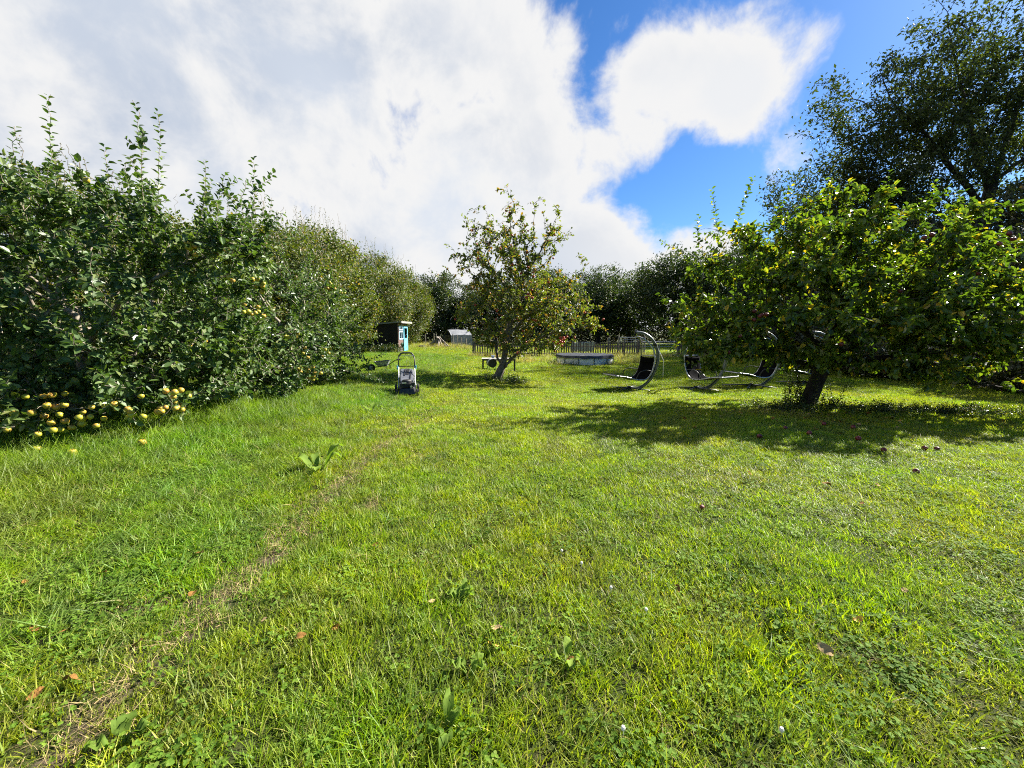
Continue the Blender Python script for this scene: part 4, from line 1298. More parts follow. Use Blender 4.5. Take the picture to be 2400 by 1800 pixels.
# ------------------------------------------------------------------ wheelbarrow
def wheelbarrow():
    x, y = -4.75, 14.9
    r = empty('wheelbarrow', (x, y, G(x, y)), R(8))
    r.scale = (0.72, 0.72, 0.72)
    tag(r, 'dark grey wheelbarrow standing half hidden behind the lawn mower', 'wheelbarrow')
    b = MB()
    o = [(-0.42, -0.30, 0.50), (0.34, -0.27, 0.56), (0.34, 0.27, 0.56), (-0.42, 0.30, 0.50)]
    i = [(-0.18, -0.16, 0.24), (0.20, -0.17, 0.28), (0.20, 0.17, 0.28), (-0.18, 0.16, 0.24)]
    b.add(o + i, [(0, 1, 5, 4), (1, 2, 6, 5), (2, 3, 7, 6), (3, 0, 4, 7), (4, 5, 6, 7)])
    t = b.build('tray', M['galv'], r)
    sm = t.modifiers.new('sheet', 'SOLIDIFY')
    sm.thickness = 0.008
    f = MB()
    f.tube([o[0], o[1], o[2], o[3]], 0.012, 6, closed=True)
    f.build('rim', M['black_metal'], t)
    w = MB()
    w.lathe([(0.10, -0.04), (0.17, -0.04), (0.19, -0.02), (0.19, 0.02), (0.17, 0.04), (0.10, 0.04), (0.10, -0.04)], (-0.58, 0, 0.19), 18, 'Y')
    wo = w.build('wheel', M['rubber'], r)
    h = MB()
    h.lathe([(0.0, -0.03), (0.105, -0.03), (0.105, 0.03), (0.0, 0.03)], (-0.58, 0, 0.19), 14, 'Y')
    h.build('hub', M['galv'], wo)
    for s in (-1, 1):
        m = MB()
        m.tube(spline([(-0.60, s * 0.07, 0.19), (-0.2, s * 0.19, 0.24), (0.3, s * 0.25, 0.36), (0.62, s * 0.27, 0.56), (0.86, s * 0.27, 0.60)], 5), 0.016, 8)
        ho = m.build('handle', M['black_metal'], r)
        g = MB()
        g.tube([(0.74, s * 0.27, 0.59), (0.90, s * 0.27, 0.605)], 0.021, 8)
        g.build('grip', M['black_plastic'], ho)
        m = MB()
        m.tube([(0.12, s * 0.22, 0.31), (0.16, s * 0.22, 0.0), (0.30, s * 0.22, 0.0), (0.36, s * 0.25, 0.38)], 0.013, 6)
        m.build('leg', M['black_metal'], r)


wheelbarrow()


# ------------------------------------------------------------------ dark shed with blue door
def shed():
    X0, Y0 = -8.0, 28.6
    z0 = G(X0, Y0)
    r = empty('shed', (X0, Y0, z0))
    tag(r, 'dark wooden garden shed with sky blue door and windows, left of the mower handle', 'shed')
    rng = np.random.default_rng(3)
    W, D = 3.0, 2.6                                         # towards -x, towards +y
    p = MB()
    p.box((-W / 2, D / 2, 0.02), (W - 0.06, D - 0.06, 0.72))
    p.build('plinth', M['block'], r)
    core = MB()                                             # back and far walls, floor
    core.box((-W + 0.03, D / 2, 1.12), (0.05, D - 0.1, 1.5))
    core.box((-W / 2, D - 0.03, 1.15), (W - 0.12, 0.05, 1.5))
    core.box((-W / 2, D / 2, 0.40), (W - 0.1, D - 0.1, 0.04))
    core.build('wall', M['shed_wood'], r)
    k = 0
    z = 0.36
    while z < 2.0:                                          # side facing the camera
        h = 0.135
        q = MB()
        q.box((0, 0, 0), (W - 0.05, 0.022, h + 0.012), __import__('mathutils').Matrix.Rotation(R(4), 3, 'X'))
        o = q.build('plank', M['shed_wood'], r)
        o.location = (-W / 2, 0.0 + rng.normal(0, 0.002), z + h / 2)
        z += h
    z = 0.36
    while z < 2.02:                                         # front, round window and door
        h = 0.135
        zc = z + h / 2
        spans = []
        if zc < 0.90:
            spans = [(0.03, 1.33), (2.45, D)]
        elif zc < 1.93:
            spans = [(0.03, 0.14), (1.22, 1.33), (2.45, D)]
        else:
            spans = [(0.03, D)]
        for a, b in spans:
            q = MB()
            q.box((0, 0, 0), (0.022, b - a, h + 0.012), __import__('mathutils').Matrix.Rotation(R(4), 3, 'Y'))
            o = q.build('plank', M['shed_front'], r)
            o.location = (0.0, (a + b) / 2, zc)
        z += h
    for (y, m) in ((0.0, 'shed_front'), (D, 'shed_front')):
        q = MB()
        q.box((0.012, y, 1.18), (0.06, 0.06, 1.66))
        q.build('corner_post', M[m], r)
    roof = MB()
    roof.hexa([(-W - 0.2, -0.18, 1.83), (0.32, -0.18, 2.12), (0.32, D + 0.18, 2.12), (-W - 0.2, D + 0.18, 1.83),
               (-W - 0.2, -0.18, 1.92), (0.32, -0.18, 2.21), (0.32, D + 0.18, 2.21), (-W - 0.2, D + 0.18, 1.92)])
    ro = roof.build('roof', M['felt'], r)
    fb = MB()
    fb.box((0.335, D / 2, 2.14), (0.02, D + 0.40, 0.13))
    fb.build('fascia_board', M['felt'], ro)
    # window: small light above a larger one
    for (z1, z2) in ((1.58, 1.90), (0.93, 1.52)):
        w = MB()
        a, b = 0.16, 1.20
        t = 0.075
        w.box((0.035, (a + b) / 2, z1 + t / 2), (0.05, b - a, t))
        w.box((0.035, (a + b) / 2, z2 - t / 2), (0.05, b - a, t))
        w.box((0.037, a + t / 2, (z1 + z2) / 2), (0.05, t, z2 - z1 - 0.004))
        w.box((0.037, b - t / 2, (z1 + z2) / 2), (0.05, t, z2 - z1 - 0.004))
        w.box((0.033, (a + b) / 2, (z1 + z2) / 2), (0.04, 0.05, z2 - z1 - 2 * t))
        wo = w.build('window', M['blue_pale'], r)
        g = MB()
        g.box((0.02, (a + b) / 2, (z1 + z2) / 2), (0.006, b - a - 0.05, z2 - z1 - 0.05))
        g.build('pane', M['glass'], wo)
    d = MB()
    a, b = 1.36, 2.42
    d.box((0.05, a + 0.06, 0.98), (0.045, 0.12, 1.80))
    d.box((0.05, b - 0.06, 0.98), (0.045, 0.12, 1.80))
    d.box((0.05, (a + b) / 2, 1.81), (0.043, b - a - 0.242, 0.14))
    d.box((0.05, (a + b) / 2, 0.92), (0.043, b - a - 0.242, 0.16))
    for i in range(5):
        d.box((0.046, a + 0.2 + i * 0.165, 0.46), (0.030, 0.158, 0.757))
    do = d.build('door', M['blue_paint'], r)
    g = MB()
    g.box((0.045, (a + b) / 2, 1.37), (0.006, b - a - 0.23, 0.76))
    g.build('pane', M['glass'], do)
    h = MB()
    h.tube([(0.075, a + 0.07, 0.90), (0.11, a + 0.07, 0.90), (0.11, a + 0.07, 1.0), (0.075, a + 0.07, 1.0)], 0.010, 6)
    h.build('handle', M['black_metal'], do)
    # garden hose on the front wall
    hs = MB()
    pts = []
    for i in range(5 * 16 + 1):
        an = i / 16 * 2 * math.pi
        rad = 0.17 + 0.012 * math.sin(i * 0.7)
        pts.append((0.06 + 0.028 * (i // 16) * 0.8 + 0.01, rad * math.cos(an), rad * math.sin(an)))
    hs.tube(pts, 0.013, 6)
    ho = hs.build('garden_hose', M['hose'])
    ho.location = (X0, Y0 + 0.72, z0 + 0.52)
    tag(ho, 'coiled green garden hose hung on the shed front beside the blue door', 'hose')


shed()


# ------------------------------------------------------------------ things at the far end: shelter, logs, tub, stakes
def shelter():
    r = empty('shelter', (-5.9, 44.5, -0.1), R(32))
    r.scale = (0.95, 0.95, 0.95)
    tag(r, 'small grey tarpaulin shelter with dark open end at the far end of the field', 'shelter')
    L, Wd, H, E = 2.6, 2.1, 1.85, 1.25
    prof = [(-Wd / 2, 0.0), (-Wd / 2, E), (-0.45, H - 0.12), (0, H), (0.45, H - 0.12), (Wd / 2, E), (Wd / 2, 0.0)]
    c = MB()
    n = len(prof)
    rng = np.random.default_rng(8)
    rows = 7
    vs = [(-L / 2 + L * i / (rows - 1), y, z + (rng.normal(0, 0.018) if z > 0.1 else 0)) for i in range(rows) for (y, z) in prof]
    fs = [(i * n + j, (i + 1) * n + j, (i + 1) * n + j + 1, i * n + j + 1) for i in range(rows - 1) for j in range(n - 1)]
    c.add(vs, fs)
    o = c.build('cover', M['tarp'], r)
    s = o.modifiers.new('sheet', 'SOLIDIFY')
    s.thickness = 0.015
    b = MB()
    b.add([(L / 2 - 0.02, y, z) for (y, z) in prof], [tuple(range(n))])
    b.build('back_panel', M['tarp'], r)
    for x in (-L / 2 + 0.03, 0, L / 2 - 0.05):
        m = MB()
        m.tube([(x, y * 0.975, z * 0.985) for (y, z) in prof], 0.02, 6)
        m.build('hoop', M['galv'], r)
    m = MB()
    m.hexa([(-L / 2 + 0.05, -0.98, 0.62), (-L / 2 + 0.07, 0.98, 0.62), (-L / 2 + 0.10, 0.98, 0.62), (-L / 2 + 0.08, -0.98, 0.62),
            (-L / 2 + 0.05, -0.98, 1.26), (-L / 2 + 0.07, 0.98, 1.26), (-L / 2 + 0.10, 0.98, 1.26), (-L / 2 + 0.08, -0.98, 1.26)])
    m.build('mouth_shade_sheet', M['black_plastic'], r)  # black sheet added in the open end, standing in for the shade inside


shelter()


def log_pile():
    rng = np.random.default_rng(9)
    specs = [((-7.6, 38.4), (-6.9, 38.0), 0.95, 0.10), ((-6.2, 38.2), (-6.8, 38.3), 0.95, 0.09), ((-7.2, 37.7), (-6.85, 38.2), 0.9, 0.08), ((-6.5, 37.8), (-6.9, 38.2), 1.0, 0.08),
             ((-7.9, 38.0), (-7.0, 38.2), 0.75, 0.11), ((-5.9, 38.0), (-6.7, 38.2), 0.85, 0.07), ((-7.35, 38.9), (-6.9, 38.3), 0.95, 0.08), ((-6.8, 37.5), (-6.85, 38.1), 0.7, 0.09)]
    labels = ['thick pale log leaning at the left of the log pile', 'pale log propped at the right of the log pile', 'short log at the front left of the log pile', 'slim log leaning at the front right of the log pile',
              'fat log lying lowest at the left of the log pile', 'long thin log slanting off the right of the log pile', 'log at the back of the log pile', 'stubby log pointing forward from the log pile']
    for (a, b, h, rad), lab in zip(specs, labels):
        m = MB()
        pts = [Vector((a[0], a[1], 0.05)), Vector(((a[0] + b[0]) / 2, (a[1] + b[1]) / 2, h * 0.52 + rng.normal(0, 0.03))), Vector((b[0], b[1], h))]
        pts = [p - Vector((a[0], a[1], 0)) for p in pts]
        m.tube(spline(pts, 3), [rad * (1 + 0.12 * math.sin(i * 2.1)) for i in range(7)], 8)
        o = m.build('cut_log', M['log_wood'], loc=(a[0], a[1], 0))
        tag(o, lab, 'log', 'logs in the heap at the far end')


log_pile()


def far_bits():
    t = MB()
    t.lathe([(0.0, 0.04), (0.17, 0.04), (0.20, 0.0), (0.30, 0.02), (0.34, 0.12), (0.30, 0.23), (0.20, 0.25), (0.18, 0.2)], n=20)
    o = t.build('old_tyre', M['rubber'], loc=(-8.1, 36.4, G(-8.1, 36.4)), smooth_=True)
    tag(o, 'dark old tyre lying on the grass left of the log pile', 'tyre')
    posts = [(-8.4, 39.5, 1.15, 'single stake standing above the old tyre'), (-7.75, 40.4, 1.25, 'left of two close stakes behind the log pile'), (-7.50, 40.3, 1.2, 'right of two close stakes behind the log pile'),
             (-5.75, 39.6, 1.25, 'tallest stake in front of the dark shelter mouth'), (-5.30, 39.5, 1.2, 'stake before the corner of the grey shelter'),
             (-4.95, 39.8, 1.0, 'stake in front of the grey shelter side'), (-4.5, 39.9, 0.95, 'last stake before the picket fence begins')]
    for (x, y, h, lab) in posts:
        m = MB()
        m.tube([(0, 0, -0.1), (0.02, 0, h * 0.5), (0.01, 0.02, h), (0.01, 0.02, h + 0.03)], [0.05, 0.048, 0.045, 0.02], 7)
        s = m.build('wooden_stake', M['post_wood'], loc=(x, y, G(x, y)))
        tag(s, 'grey wooden ' + lab, 'stake', 'stakes at the far end of the field')
    tr = empty('water_trough', (5.9, 34.2, -0.4))
    tag(tr, 'low grey metal water trough behind the picket fence', 'trough')
    m = MB()
    m.hexa([(-0.95, -0.28, 0.22), (0.95, -0.28, 0.22), (0.95, 0.28, 0.22), (-0.95, 0.28, 0.22), (-1.02, -0.36, 0.98), (1.02, -0.36, 0.98), (1.02, 0.36, 0.98), (-1.02, 0.36, 0.98)])
    m.build('tank', M['galv'], tr, 0.02)
    m = MB()
    m.tube([(-1.03, -0.37, 0.985), (1.03, -0.37, 0.985), (1.03, 0.37, 0.985), (-1.03, 0.37, 0.985)], 0.022, 6, closed=True)
    m.build('rim', M['galv'], tr)
    for x in (-0.8, 0.8):
        m = MB()
        m.box((x, 0, 0.11), (0.08, 0.5, 0.24))
        m.build('leg', M['galv'], tr)


far_bits()


# ------------------------------------------------------------------ picket fence and field gates
def picket_fence(name, a, b, label, posts, seed):
    rng = np.random.default_rng(seed)
    a, b = Vector((*a, 0)), Vector((*b, 0))
    d = (b - a)
    ln = d.length
    d.normalize()
    ang = math.atan2(d.y, d.x)
    r = empty(name, (a.x, a.y, 0))
    tag(r, label, 'fence')
    me = []
    for k in range(4):
        h = 0.98 + 0.03 * k
        m = MB()
        w = 0.045
        m.hexa([(-w, -0.011, 0), (w, -0.011, 0), (w, 0.011, 0), (-w, 0.011, 0), (-w, -0.011, h), (w, -0.011, h), (w, 0.011, h), (-w, 0.011, h)])
        t = 0.03 + 0.012 * k
        m.add([(-w, -0.011, h), (w, -0.011, h), (w, 0.011, h), (-w, 0.011, h), (0, -0.011, h + t), (0, 0.011, h + t)], [(0, 1, 4), (2, 3, 5), (1, 2, 5, 4), (3, 0, 4, 5)])
        q = bpy.data.meshes.new('picket')
        q.from_pydata(m.v, [], m.f)
        q.materials.append(M['fence_wood'])
        me.append(q)
    n = int(ln / 0.185)
    for i in range(n + 1):
        p = a + d * (i * ln / n)
        o = link(bpy.data.objects.new('picket', me[int(rng.integers(4))]), r)
        o.location = (p.x - a.x + rng.normal(0, 0.01), p.y - a.y - 0.035, G(p.x, p.y) + 0.02 + rng.normal(0, 0.015))
        o.rotation_euler = (rng.normal(0, 0.02), rng.normal(0, 0.025), ang + rng.normal(0, 0.03))
    for z in (0.25, 0.78):
        k = max(2, int(ln / 2.4))
        for i in range(k):
            p, q = a + d * (ln * i / k), a + d * (ln * (i + 1) / k - 0.01)
            m = MB()
            m.tube([(p.x - a.x, p.y - a.y, G(p.x, p.y) + z), (q.x - a.x, q.y - a.y, G(q.x, q.y) + z)], 0.035, 4)
            m.build('rail', M['fence_wood'], r)
    for (s, h, w) in posts:
        p = a + d * s
        m = MB()
        m.box((0, 0, h / 2 - 0.1), (w, w, h + 0.2))
        o = m.build('post', M['post_wood'] if h > 1.15 else M['fence_wood'], r, 0.008)
        o.location = (p.x - a.x, p.y - a.y + 0.06, G(p.x, p.y))
        o.rotation_euler = (rng.normal(0, 0.02), rng.normal(0, 0.02), 0.1)


picket_fence('picket_fence', (-2.95, 30.5), (9.7, 31.0), 'long weathered picket fence running behind the round pool and lone apple tree', [(0.03, 1.3, 0.16), (2.6, 1.1, 0.11), (5.2, 1.12, 0.11), (7.6, 1.1, 0.11), (10.3, 1.42, 0.14), (11.5, 1.36, 0.12), (12.6, 1.2, 0.12)], 1)
picket_fence('picket_fence', (12.75, 31.1), (15.3, 30.6), 'short length of picket fence on the right of the field gate', [(0.05, 1.45, 0.13), (2.4, 1.2, 0.12)], 2)


def field_gate(loc, w, h, rz, label, bars, braces):
    r = empty('field_gate', loc, rz)
    tag(r, label, 'gate', None)
    m = MB()
    m.tube([(0, 0, 0.1), (0, 0, h), (w, 0, h), (w, 0, 0.1)], 0.030, 8, closed=True)
    m.build('frame', M['galv'], r)
    for i in range(1, bars):
        z = 0.1 + (h - 0.1) * (i / bars) ** 0.9
        b = MB()
        b.tube([(0.02, 0, z), (w - 0.02, 0, z)], 0.021, 6)
        b.build('bar', M['galv'], r)
    for f in braces:
        b = MB()
        b.tube([(w * f, -0.03, 0.1), (w * f, -0.03, h - 0.02)], 0.02, 6)
        b.build('brace', M['galv'], r)
    for x in (-0.10, w + 0.10):
        b = MB()
        b.tube([(x, 0, -0.1), (x, 0, h + 0.12), (x, 0, h + 0.15)], [0.07, 0.07, 0.03], 8)
        b.build('gate_post', M['post_wood'], r)


field_gate((9.95, 31.0, -0.4), 2.6, 1.10, R(1.5), 'galvanised field gate set in line with the picket fence', 5, (0.5,))
field_gate((8.9, 33.6, -0.3), 1.9, 1.30, R(-3), 'taller galvanised hurdle gate standing behind the picket fence', 6, (0.33, 0.66))


# ------------------------------------------------------------------ round frame pool
def pool():
    cx, cyy = 4.35, 24.4
    z0 = G(cx, cyy)
    r = empty('frame_pool', (cx, cyy, z0))
    tag(r, 'round pale blue frame pool under a sagging black cover', 'pool')
    Rp, H = 1.62, 0.47
    n = 12
    w = MB()
    vs, fs = [], []
    rows = 5
    seg = n * 5
    for k in range(rows):
        for j in range(seg):
            a = 2 * math.pi * j / seg
            bulge = 0.05 * math.sin(math.pi * k / (rows - 1)) * (0.5 + 0.5 * abs(math.sin(a * n / 2)))
            rr = Rp + bulge
            vs.append((rr * math.cos(a), rr * math.sin(a), H * k / (rows - 1)))
    for k in range(rows - 1):
        for j in range(seg):
            fs.append((k * seg + j, k * seg + (j + 1) % seg, (k + 1) * seg + (j + 1) % seg, (k + 1) * seg + j))
    w.add(vs, fs)
    w.build('wall', M['pool_wall'], r, smooth_=True)
    rim = MB()
    rim.tube([(Rp * 1.03 * math.cos(2 * math.pi * j / 40), Rp * 1.03 * math.sin(2 * math.pi * j / 40), H + 0.01) for j in range(40)], 0.035, 8, closed=True)
    rim.build('rim', M['stand_metal'], r, smooth_=True)
    c = MB()
    rng = np.random.default_rng(4)
    rings = 6
    vs = [(0, 0, H - 0.03)]
    for k in range(1, rings + 2):
        for j in range(40):
            a = 2 * math.pi * j / 40
            if k <= rings:
                rr = Rp * 1.06 * k / rings
                z = H + 0.055 - 0.09 * (1 - (k / rings) ** 2) + rng.normal(0, 0.010)
            else:
                rr = Rp * 1.085
                z = H - 0.09 + 0.03 * math.sin(j * 1.9) + rng.normal(0, 0.012)
            vs.append((rr * math.cos(a), rr * math.sin(a), z))
    fs = [(0, 1 + j, 1 + (j + 1) % 40) for j in range(40)]
    for k in range(rings):
        for j in range(40):
            fs.append((1 + k * 40 + j, 1 + (k + 1) * 40 + j, 1 + (k + 1) * 40 + (j + 1) % 40, 1 + k * 40 + (j + 1) % 40))
    c.add(vs, fs)
    c.build('cover', M['pool_cover'], r)
    for j in range(n):
        a = 2 * math.pi * (j + 0.3) / n
        m = MB()
        m.tube([(1.06 * Rp * math.cos(a), 1.06 * Rp * math.sin(a), -0.02), (1.045 * Rp * math.cos(a), 1.045 * Rp * math.sin(a), H)], 0.024, 6)
        m.build('leg', M['stand_metal'], r)


pool()


# ------------------------------------------------------------------ garden table, drum barbecue, pots
def table():
    x, y = -0.62, 19.0
    z0 = G(x, y)
    r = empty('garden_table', (x, y, z0), R(2))
    tag(r, 'low weathered garden table standing behind the lone apple tree trunk', 'table')
    H = 0.60
    for i in range(5):
        m = MB()
        m.box((0, -0.30 + i * 0.15, H), (1.60, 0.138, 0.03))
        m.build('top_board', M['table_top'], r, 0.004)
    a = MB()
    for yy in (-0.32, 0.32):
        a.box((0, yy, H - 0.05), (1.44, 0.025, 0.06))
    a.build('apron', M['fence_wood'], r)
    for sx in (-1, 1):
        for sy in (-1, 1):
            m = MB()
            m.box((sx * 0.74, sy * 0.31, (H - 0.015) / 2 - 0.01), (0.055, 0.055, H - 0.01))
            m.build('leg', M['black_metal'], r, 0.004)
    for (px, py, me, lab) in ((-0.28, 0.0, 'blue_glaze', 'small blue glazed pot on the garden table'), (-0.08, 0.06, 'terracotta', 'small terracotta pot on the garden table')):
        p = MB()
        p.lathe([(0.0, 0.0), (0.05, 0.0), (0.075, 0.10), (0.085, 0.11), (0.08, 0.12), (0.065, 0.115), (0.06, 0.06), (0.0, 0.05)], n=16)
        o = p.build('plant_pot', M[me], loc=(x + px, y + py, z0 + H + 0.016))
        tag(o, lab, 'pot')
    bx, by = -0.95, 18.6
    d = empty('drum_barbecue', (bx, by, G(bx, by)), R(14))
    tag(d, 'drum barbecue with black open end and white shell below the garden table', 'barbecue')
    m = MB()
    m.lathe([(0.165, -0.30), (0.19, -0.30), (0.19, 0.30), (0.10, 0.33), (0.0, 0.33)], (0, 0, 0.36), 20, 'Y')
    m.build('drum', M['white_metal'], d, smooth_=True)
    m = MB()
    m.lathe([(0.0, -0.27), (0.165, -0.27), (0.165, -0.305), (0.198, -0.305), (0.198, -0.25)], (0, 0, 0.36), 20, 'Y')
    m.build('end_cap', M['black_metal'], d)
    for (lx, ly) in ((-0.16, -0.2), (0.16, -0.2), (-0.16, 0.2), (0.16, 0.2)):
        m = MB()
        m.tube([(lx * 0.7, ly, 0.24), (lx * 1.25, ly * 1.1, -0.02)], 0.012, 6)
        m.build('leg', M['galv'], d)


table()


# ------------------------------------------------------------------ hanging lounge chairs
def lounge_chair(loc, rz, seat_rz, label, strap=False):
    r = empty('hanging_lounge_chair', (*loc, G(*loc)), rz)
    tag(r, label, 'lounge chair', 'hanging lounge chairs on the lawn')
    arc = [(-0.02, 0, 0.035), (0.25, 0, 0.035), (0.48, 0, 0.13), (0.70, 0, 0.36), (0.86, 0, 0.72), (0.91, 0, 1.08), (0.84, 0, 1.42), (0.66, 0, 1.70), (0.42, 0, 1.86), (0.16, 0, 1.90)]
    m = MB()
    m.tube(spline(arc, 6), 0.052, 12)
    st = m.build('stand_arc', M['stand_metal'], r, smooth_=True)
    m = MB()
    m.tube([(0.83, 0, 1.46), (0.79, 0, 1.53)], 0.058, 12)
    m.tube([(0.16, 0, 1.90), (0.12, 0, 1.895)], 0.057, 12)
    m.build('sleeve', M['black_metal'], st)
    for (ex, ey) in ((-0.85, 0.28), (-0.42, -0.58), (0.60, -0.50), (0.42, 0.70)):
        m = MB()
        m.tube([(0, 0, 0.06), (ex * 0.5, ey * 0.5, 0.045), (ex, ey, 0.018)], [0.032, 0.028, 0.024], 8)
        f = m.build('base_leg', M['stand_metal'], r, smooth_=True)
    m = MB()
    m.tube([(0, 0, 0.0), (0, 0, 0.11)], 0.06, 12)
    m.build('base_hub', M['black_metal'], r)
    # hook and chain
    m = MB()
    m.tube(spline([(0.20, 0, 1.87), (0.20, 0, 1.81), (0.215, 0, 1.79), (0.20, 0, 1.77), (0.185, 0, 1.79)], 4), 0.008, 6)
    m.build('hook', M['tube_silver'], r)
    seat = bpy.data.objects.new('seat', None)               # everything that swings
    link(seat, r)
    seat.location = (0.20, 0, 0)
    seat.rotation_euler = (0, 0, seat_rz)
    prof = [(-1.02, 0.52), (-0.62, 0.47), (-0.22, 0.37), (0.10, 0.36), (0.28, 0.46), (0.40, 0.68), (0.46, 0.92), (0.47, 1.10)]
    pp = spline([(u, 0, z) for u, z in prof], 5)
    hw = 0.36
    up = [(0.47, 0.34, 1.10), (0.44, 0.30, 1.34), (0.30, 0.17, 1.58), (0.12, 0.06, 1.72), (0.0, 0.0, 1.755)]
    for s in (-1, 1):
        m = MB()
        side = [(p.x, s * hw, p.z) for p in pp] + [tuple(q) for q in spline([(x, s * y, z) for x, y, z in up], 5)[1:]]
        m.tube(side, 0.027, 8)
        m.build('side_rail', M['frame_metal'], seat, smooth_=True)
        m = MB()
        m.tube(spline([(-0.25, s * (hw + 0.01), 0.38), (-0.16, s * (hw + 0.06), 0.60), (0.05, s * (hw + 0.08), 0.68), (0.26, s * (hw + 0.05), 0.66), (0.38, s * hw, 0.64)], 5), 0.014, 8)
        m.build('armrest', M['black_metal'], seat, smooth_=True)
    m = MB()
    m.tube([(-1.02, -hw, 0.52), (-1.02, hw, 0.52)], 0.018, 8)
    m.build('foot_bar', M['frame_metal'], seat)
    m = MB()
    m.tube([(0.47, -hw, 1.12), (0.47, hw, 1.12)], 0.015, 8)
    m.build('back_bar', M['frame_metal'], seat)
    f = MB()
    vs, fs = [], []
    cols = 7
    for p in pp:
        for j in range(cols):
            v = -1 + 2 * j / (cols - 1)
            sag = 0.035 * (1 - v * v)
            vs.append((p.x + sag * 0.4, v * (hw - 0.012), p.z - sag))
    for i in range(len(pp) - 1):
        for j in range(cols - 1):
            fs.append((i * cols + j, i * cols + j + 1, (i + 1) * cols + j + 1, (i + 1) * cols + j))
    f.add(vs, fs)
    o = f.build('sling', M['mesh_black'], seat, smooth_=True)
    sm = o.modifiers.new('sheet', 'SOLIDIFY')
    sm.thickness = 0.03
    for k in range(9):                                      # lacing straps over the rails
        p = pp[2 + k * 3]
        for s in (-1, 1):
            m = MB()
            m.box((p.x, s * (hw - 0.005), p.z - 0.002), (0.03, 0.055, 0.05))
            m.build('strap', M['mesh_black'], seat)
    m = MB()
    m.box((0.405, 0, 0.98), (0.07, 0.54, 0.16))
    m.build('head_cushion', M['mesh_black'], seat, 0.03)
    if strap:
        m = MB()
        m.tube(spline([(0.84, 0.03, 1.50), (0.98, 0.08, 1.25), (1.12, 0.1, 0.98)], 4), 0.008, 5)
        m.build('cord', M['white_metal'], r)
        m = MB()
        m.tube([(0.66, 0.02, 1.72), (0.80, 0.04, 1.60), (1.0, 0.08, 1.2), (1.12, 0.1, 0.98), (1.13, 0.1, 0.42)], 0.006, 5)
        m.build('cord', M['white_metal'], r)


lounge_chair((3.93, 13.5), R(-4), R(24), 'hanging lounge chair in full view nearest the pool, its foot end pointing left', True)
lounge_chair((6.2, 13.55), R(-6), R(122), 'hanging lounge chair turned backwards, half behind the left branches of the yellowing apple tree')
lounge_chair((8.35, 14.05), R(-3), R(12), 'hanging lounge chair between the turned one and the dark leaning trunk')
lounge_chair((10.9, 15.0), R(-5), R(10), 'hanging lounge chair almost hidden behind the dark leaning trunk')

# ------------------------------------------------------------------ fallen leaves and windfalls
def curled_leaf(name, mat, seed):
    rng = np.random.default_rng(seed)
    n = 6
    vs, fs = [], []
    for i in range(n + 1):
        t = i / n
        w = 0.36 * math.sin(math.pi * min(1, t * 0.92 + 0.06)) ** 0.8
        z = 0.10 * math.sin(t * 3.0 + seed) + 0.12 * t
        for v in (-1, 0, 1):
            vs.append((t - 0.5, v * w, z + abs(v) * w * 0.5 * (0.6 + 0.5 * math.sin(seed + t * 4)) + rng.normal(0, 0.02)))
    for i in range(n):
        for j in range(2):
            fs.append((i * 3 + j, i * 3 + j + 1, (i + 1) * 3 + j + 1, (i + 1) * 3 + j))
    b = len(vs)
    vs += [(-0.5, -0.02, vs[1][2]), (-0.5, 0.02, vs[1][2]), (-0.75, 0.0, 0.05)]
    fs.append((b, b + 1, b + 2))
    me = bpy.data.meshes.new(name)
    me.from_pydata(vs, [], fs)
    me.materials.append(mat)
    me.update()
    return me


LEAVES = [curled_leaf('brown_leaf', M['dead_leaf'], 1), curled_leaf('brown_leaf', M['dead_leaf'], 4), curled_leaf('pale_leaf', M['dead_leaf_pale'], 2), curled_leaf('yellow_leaf', M['yellow_leaf'], 3)]


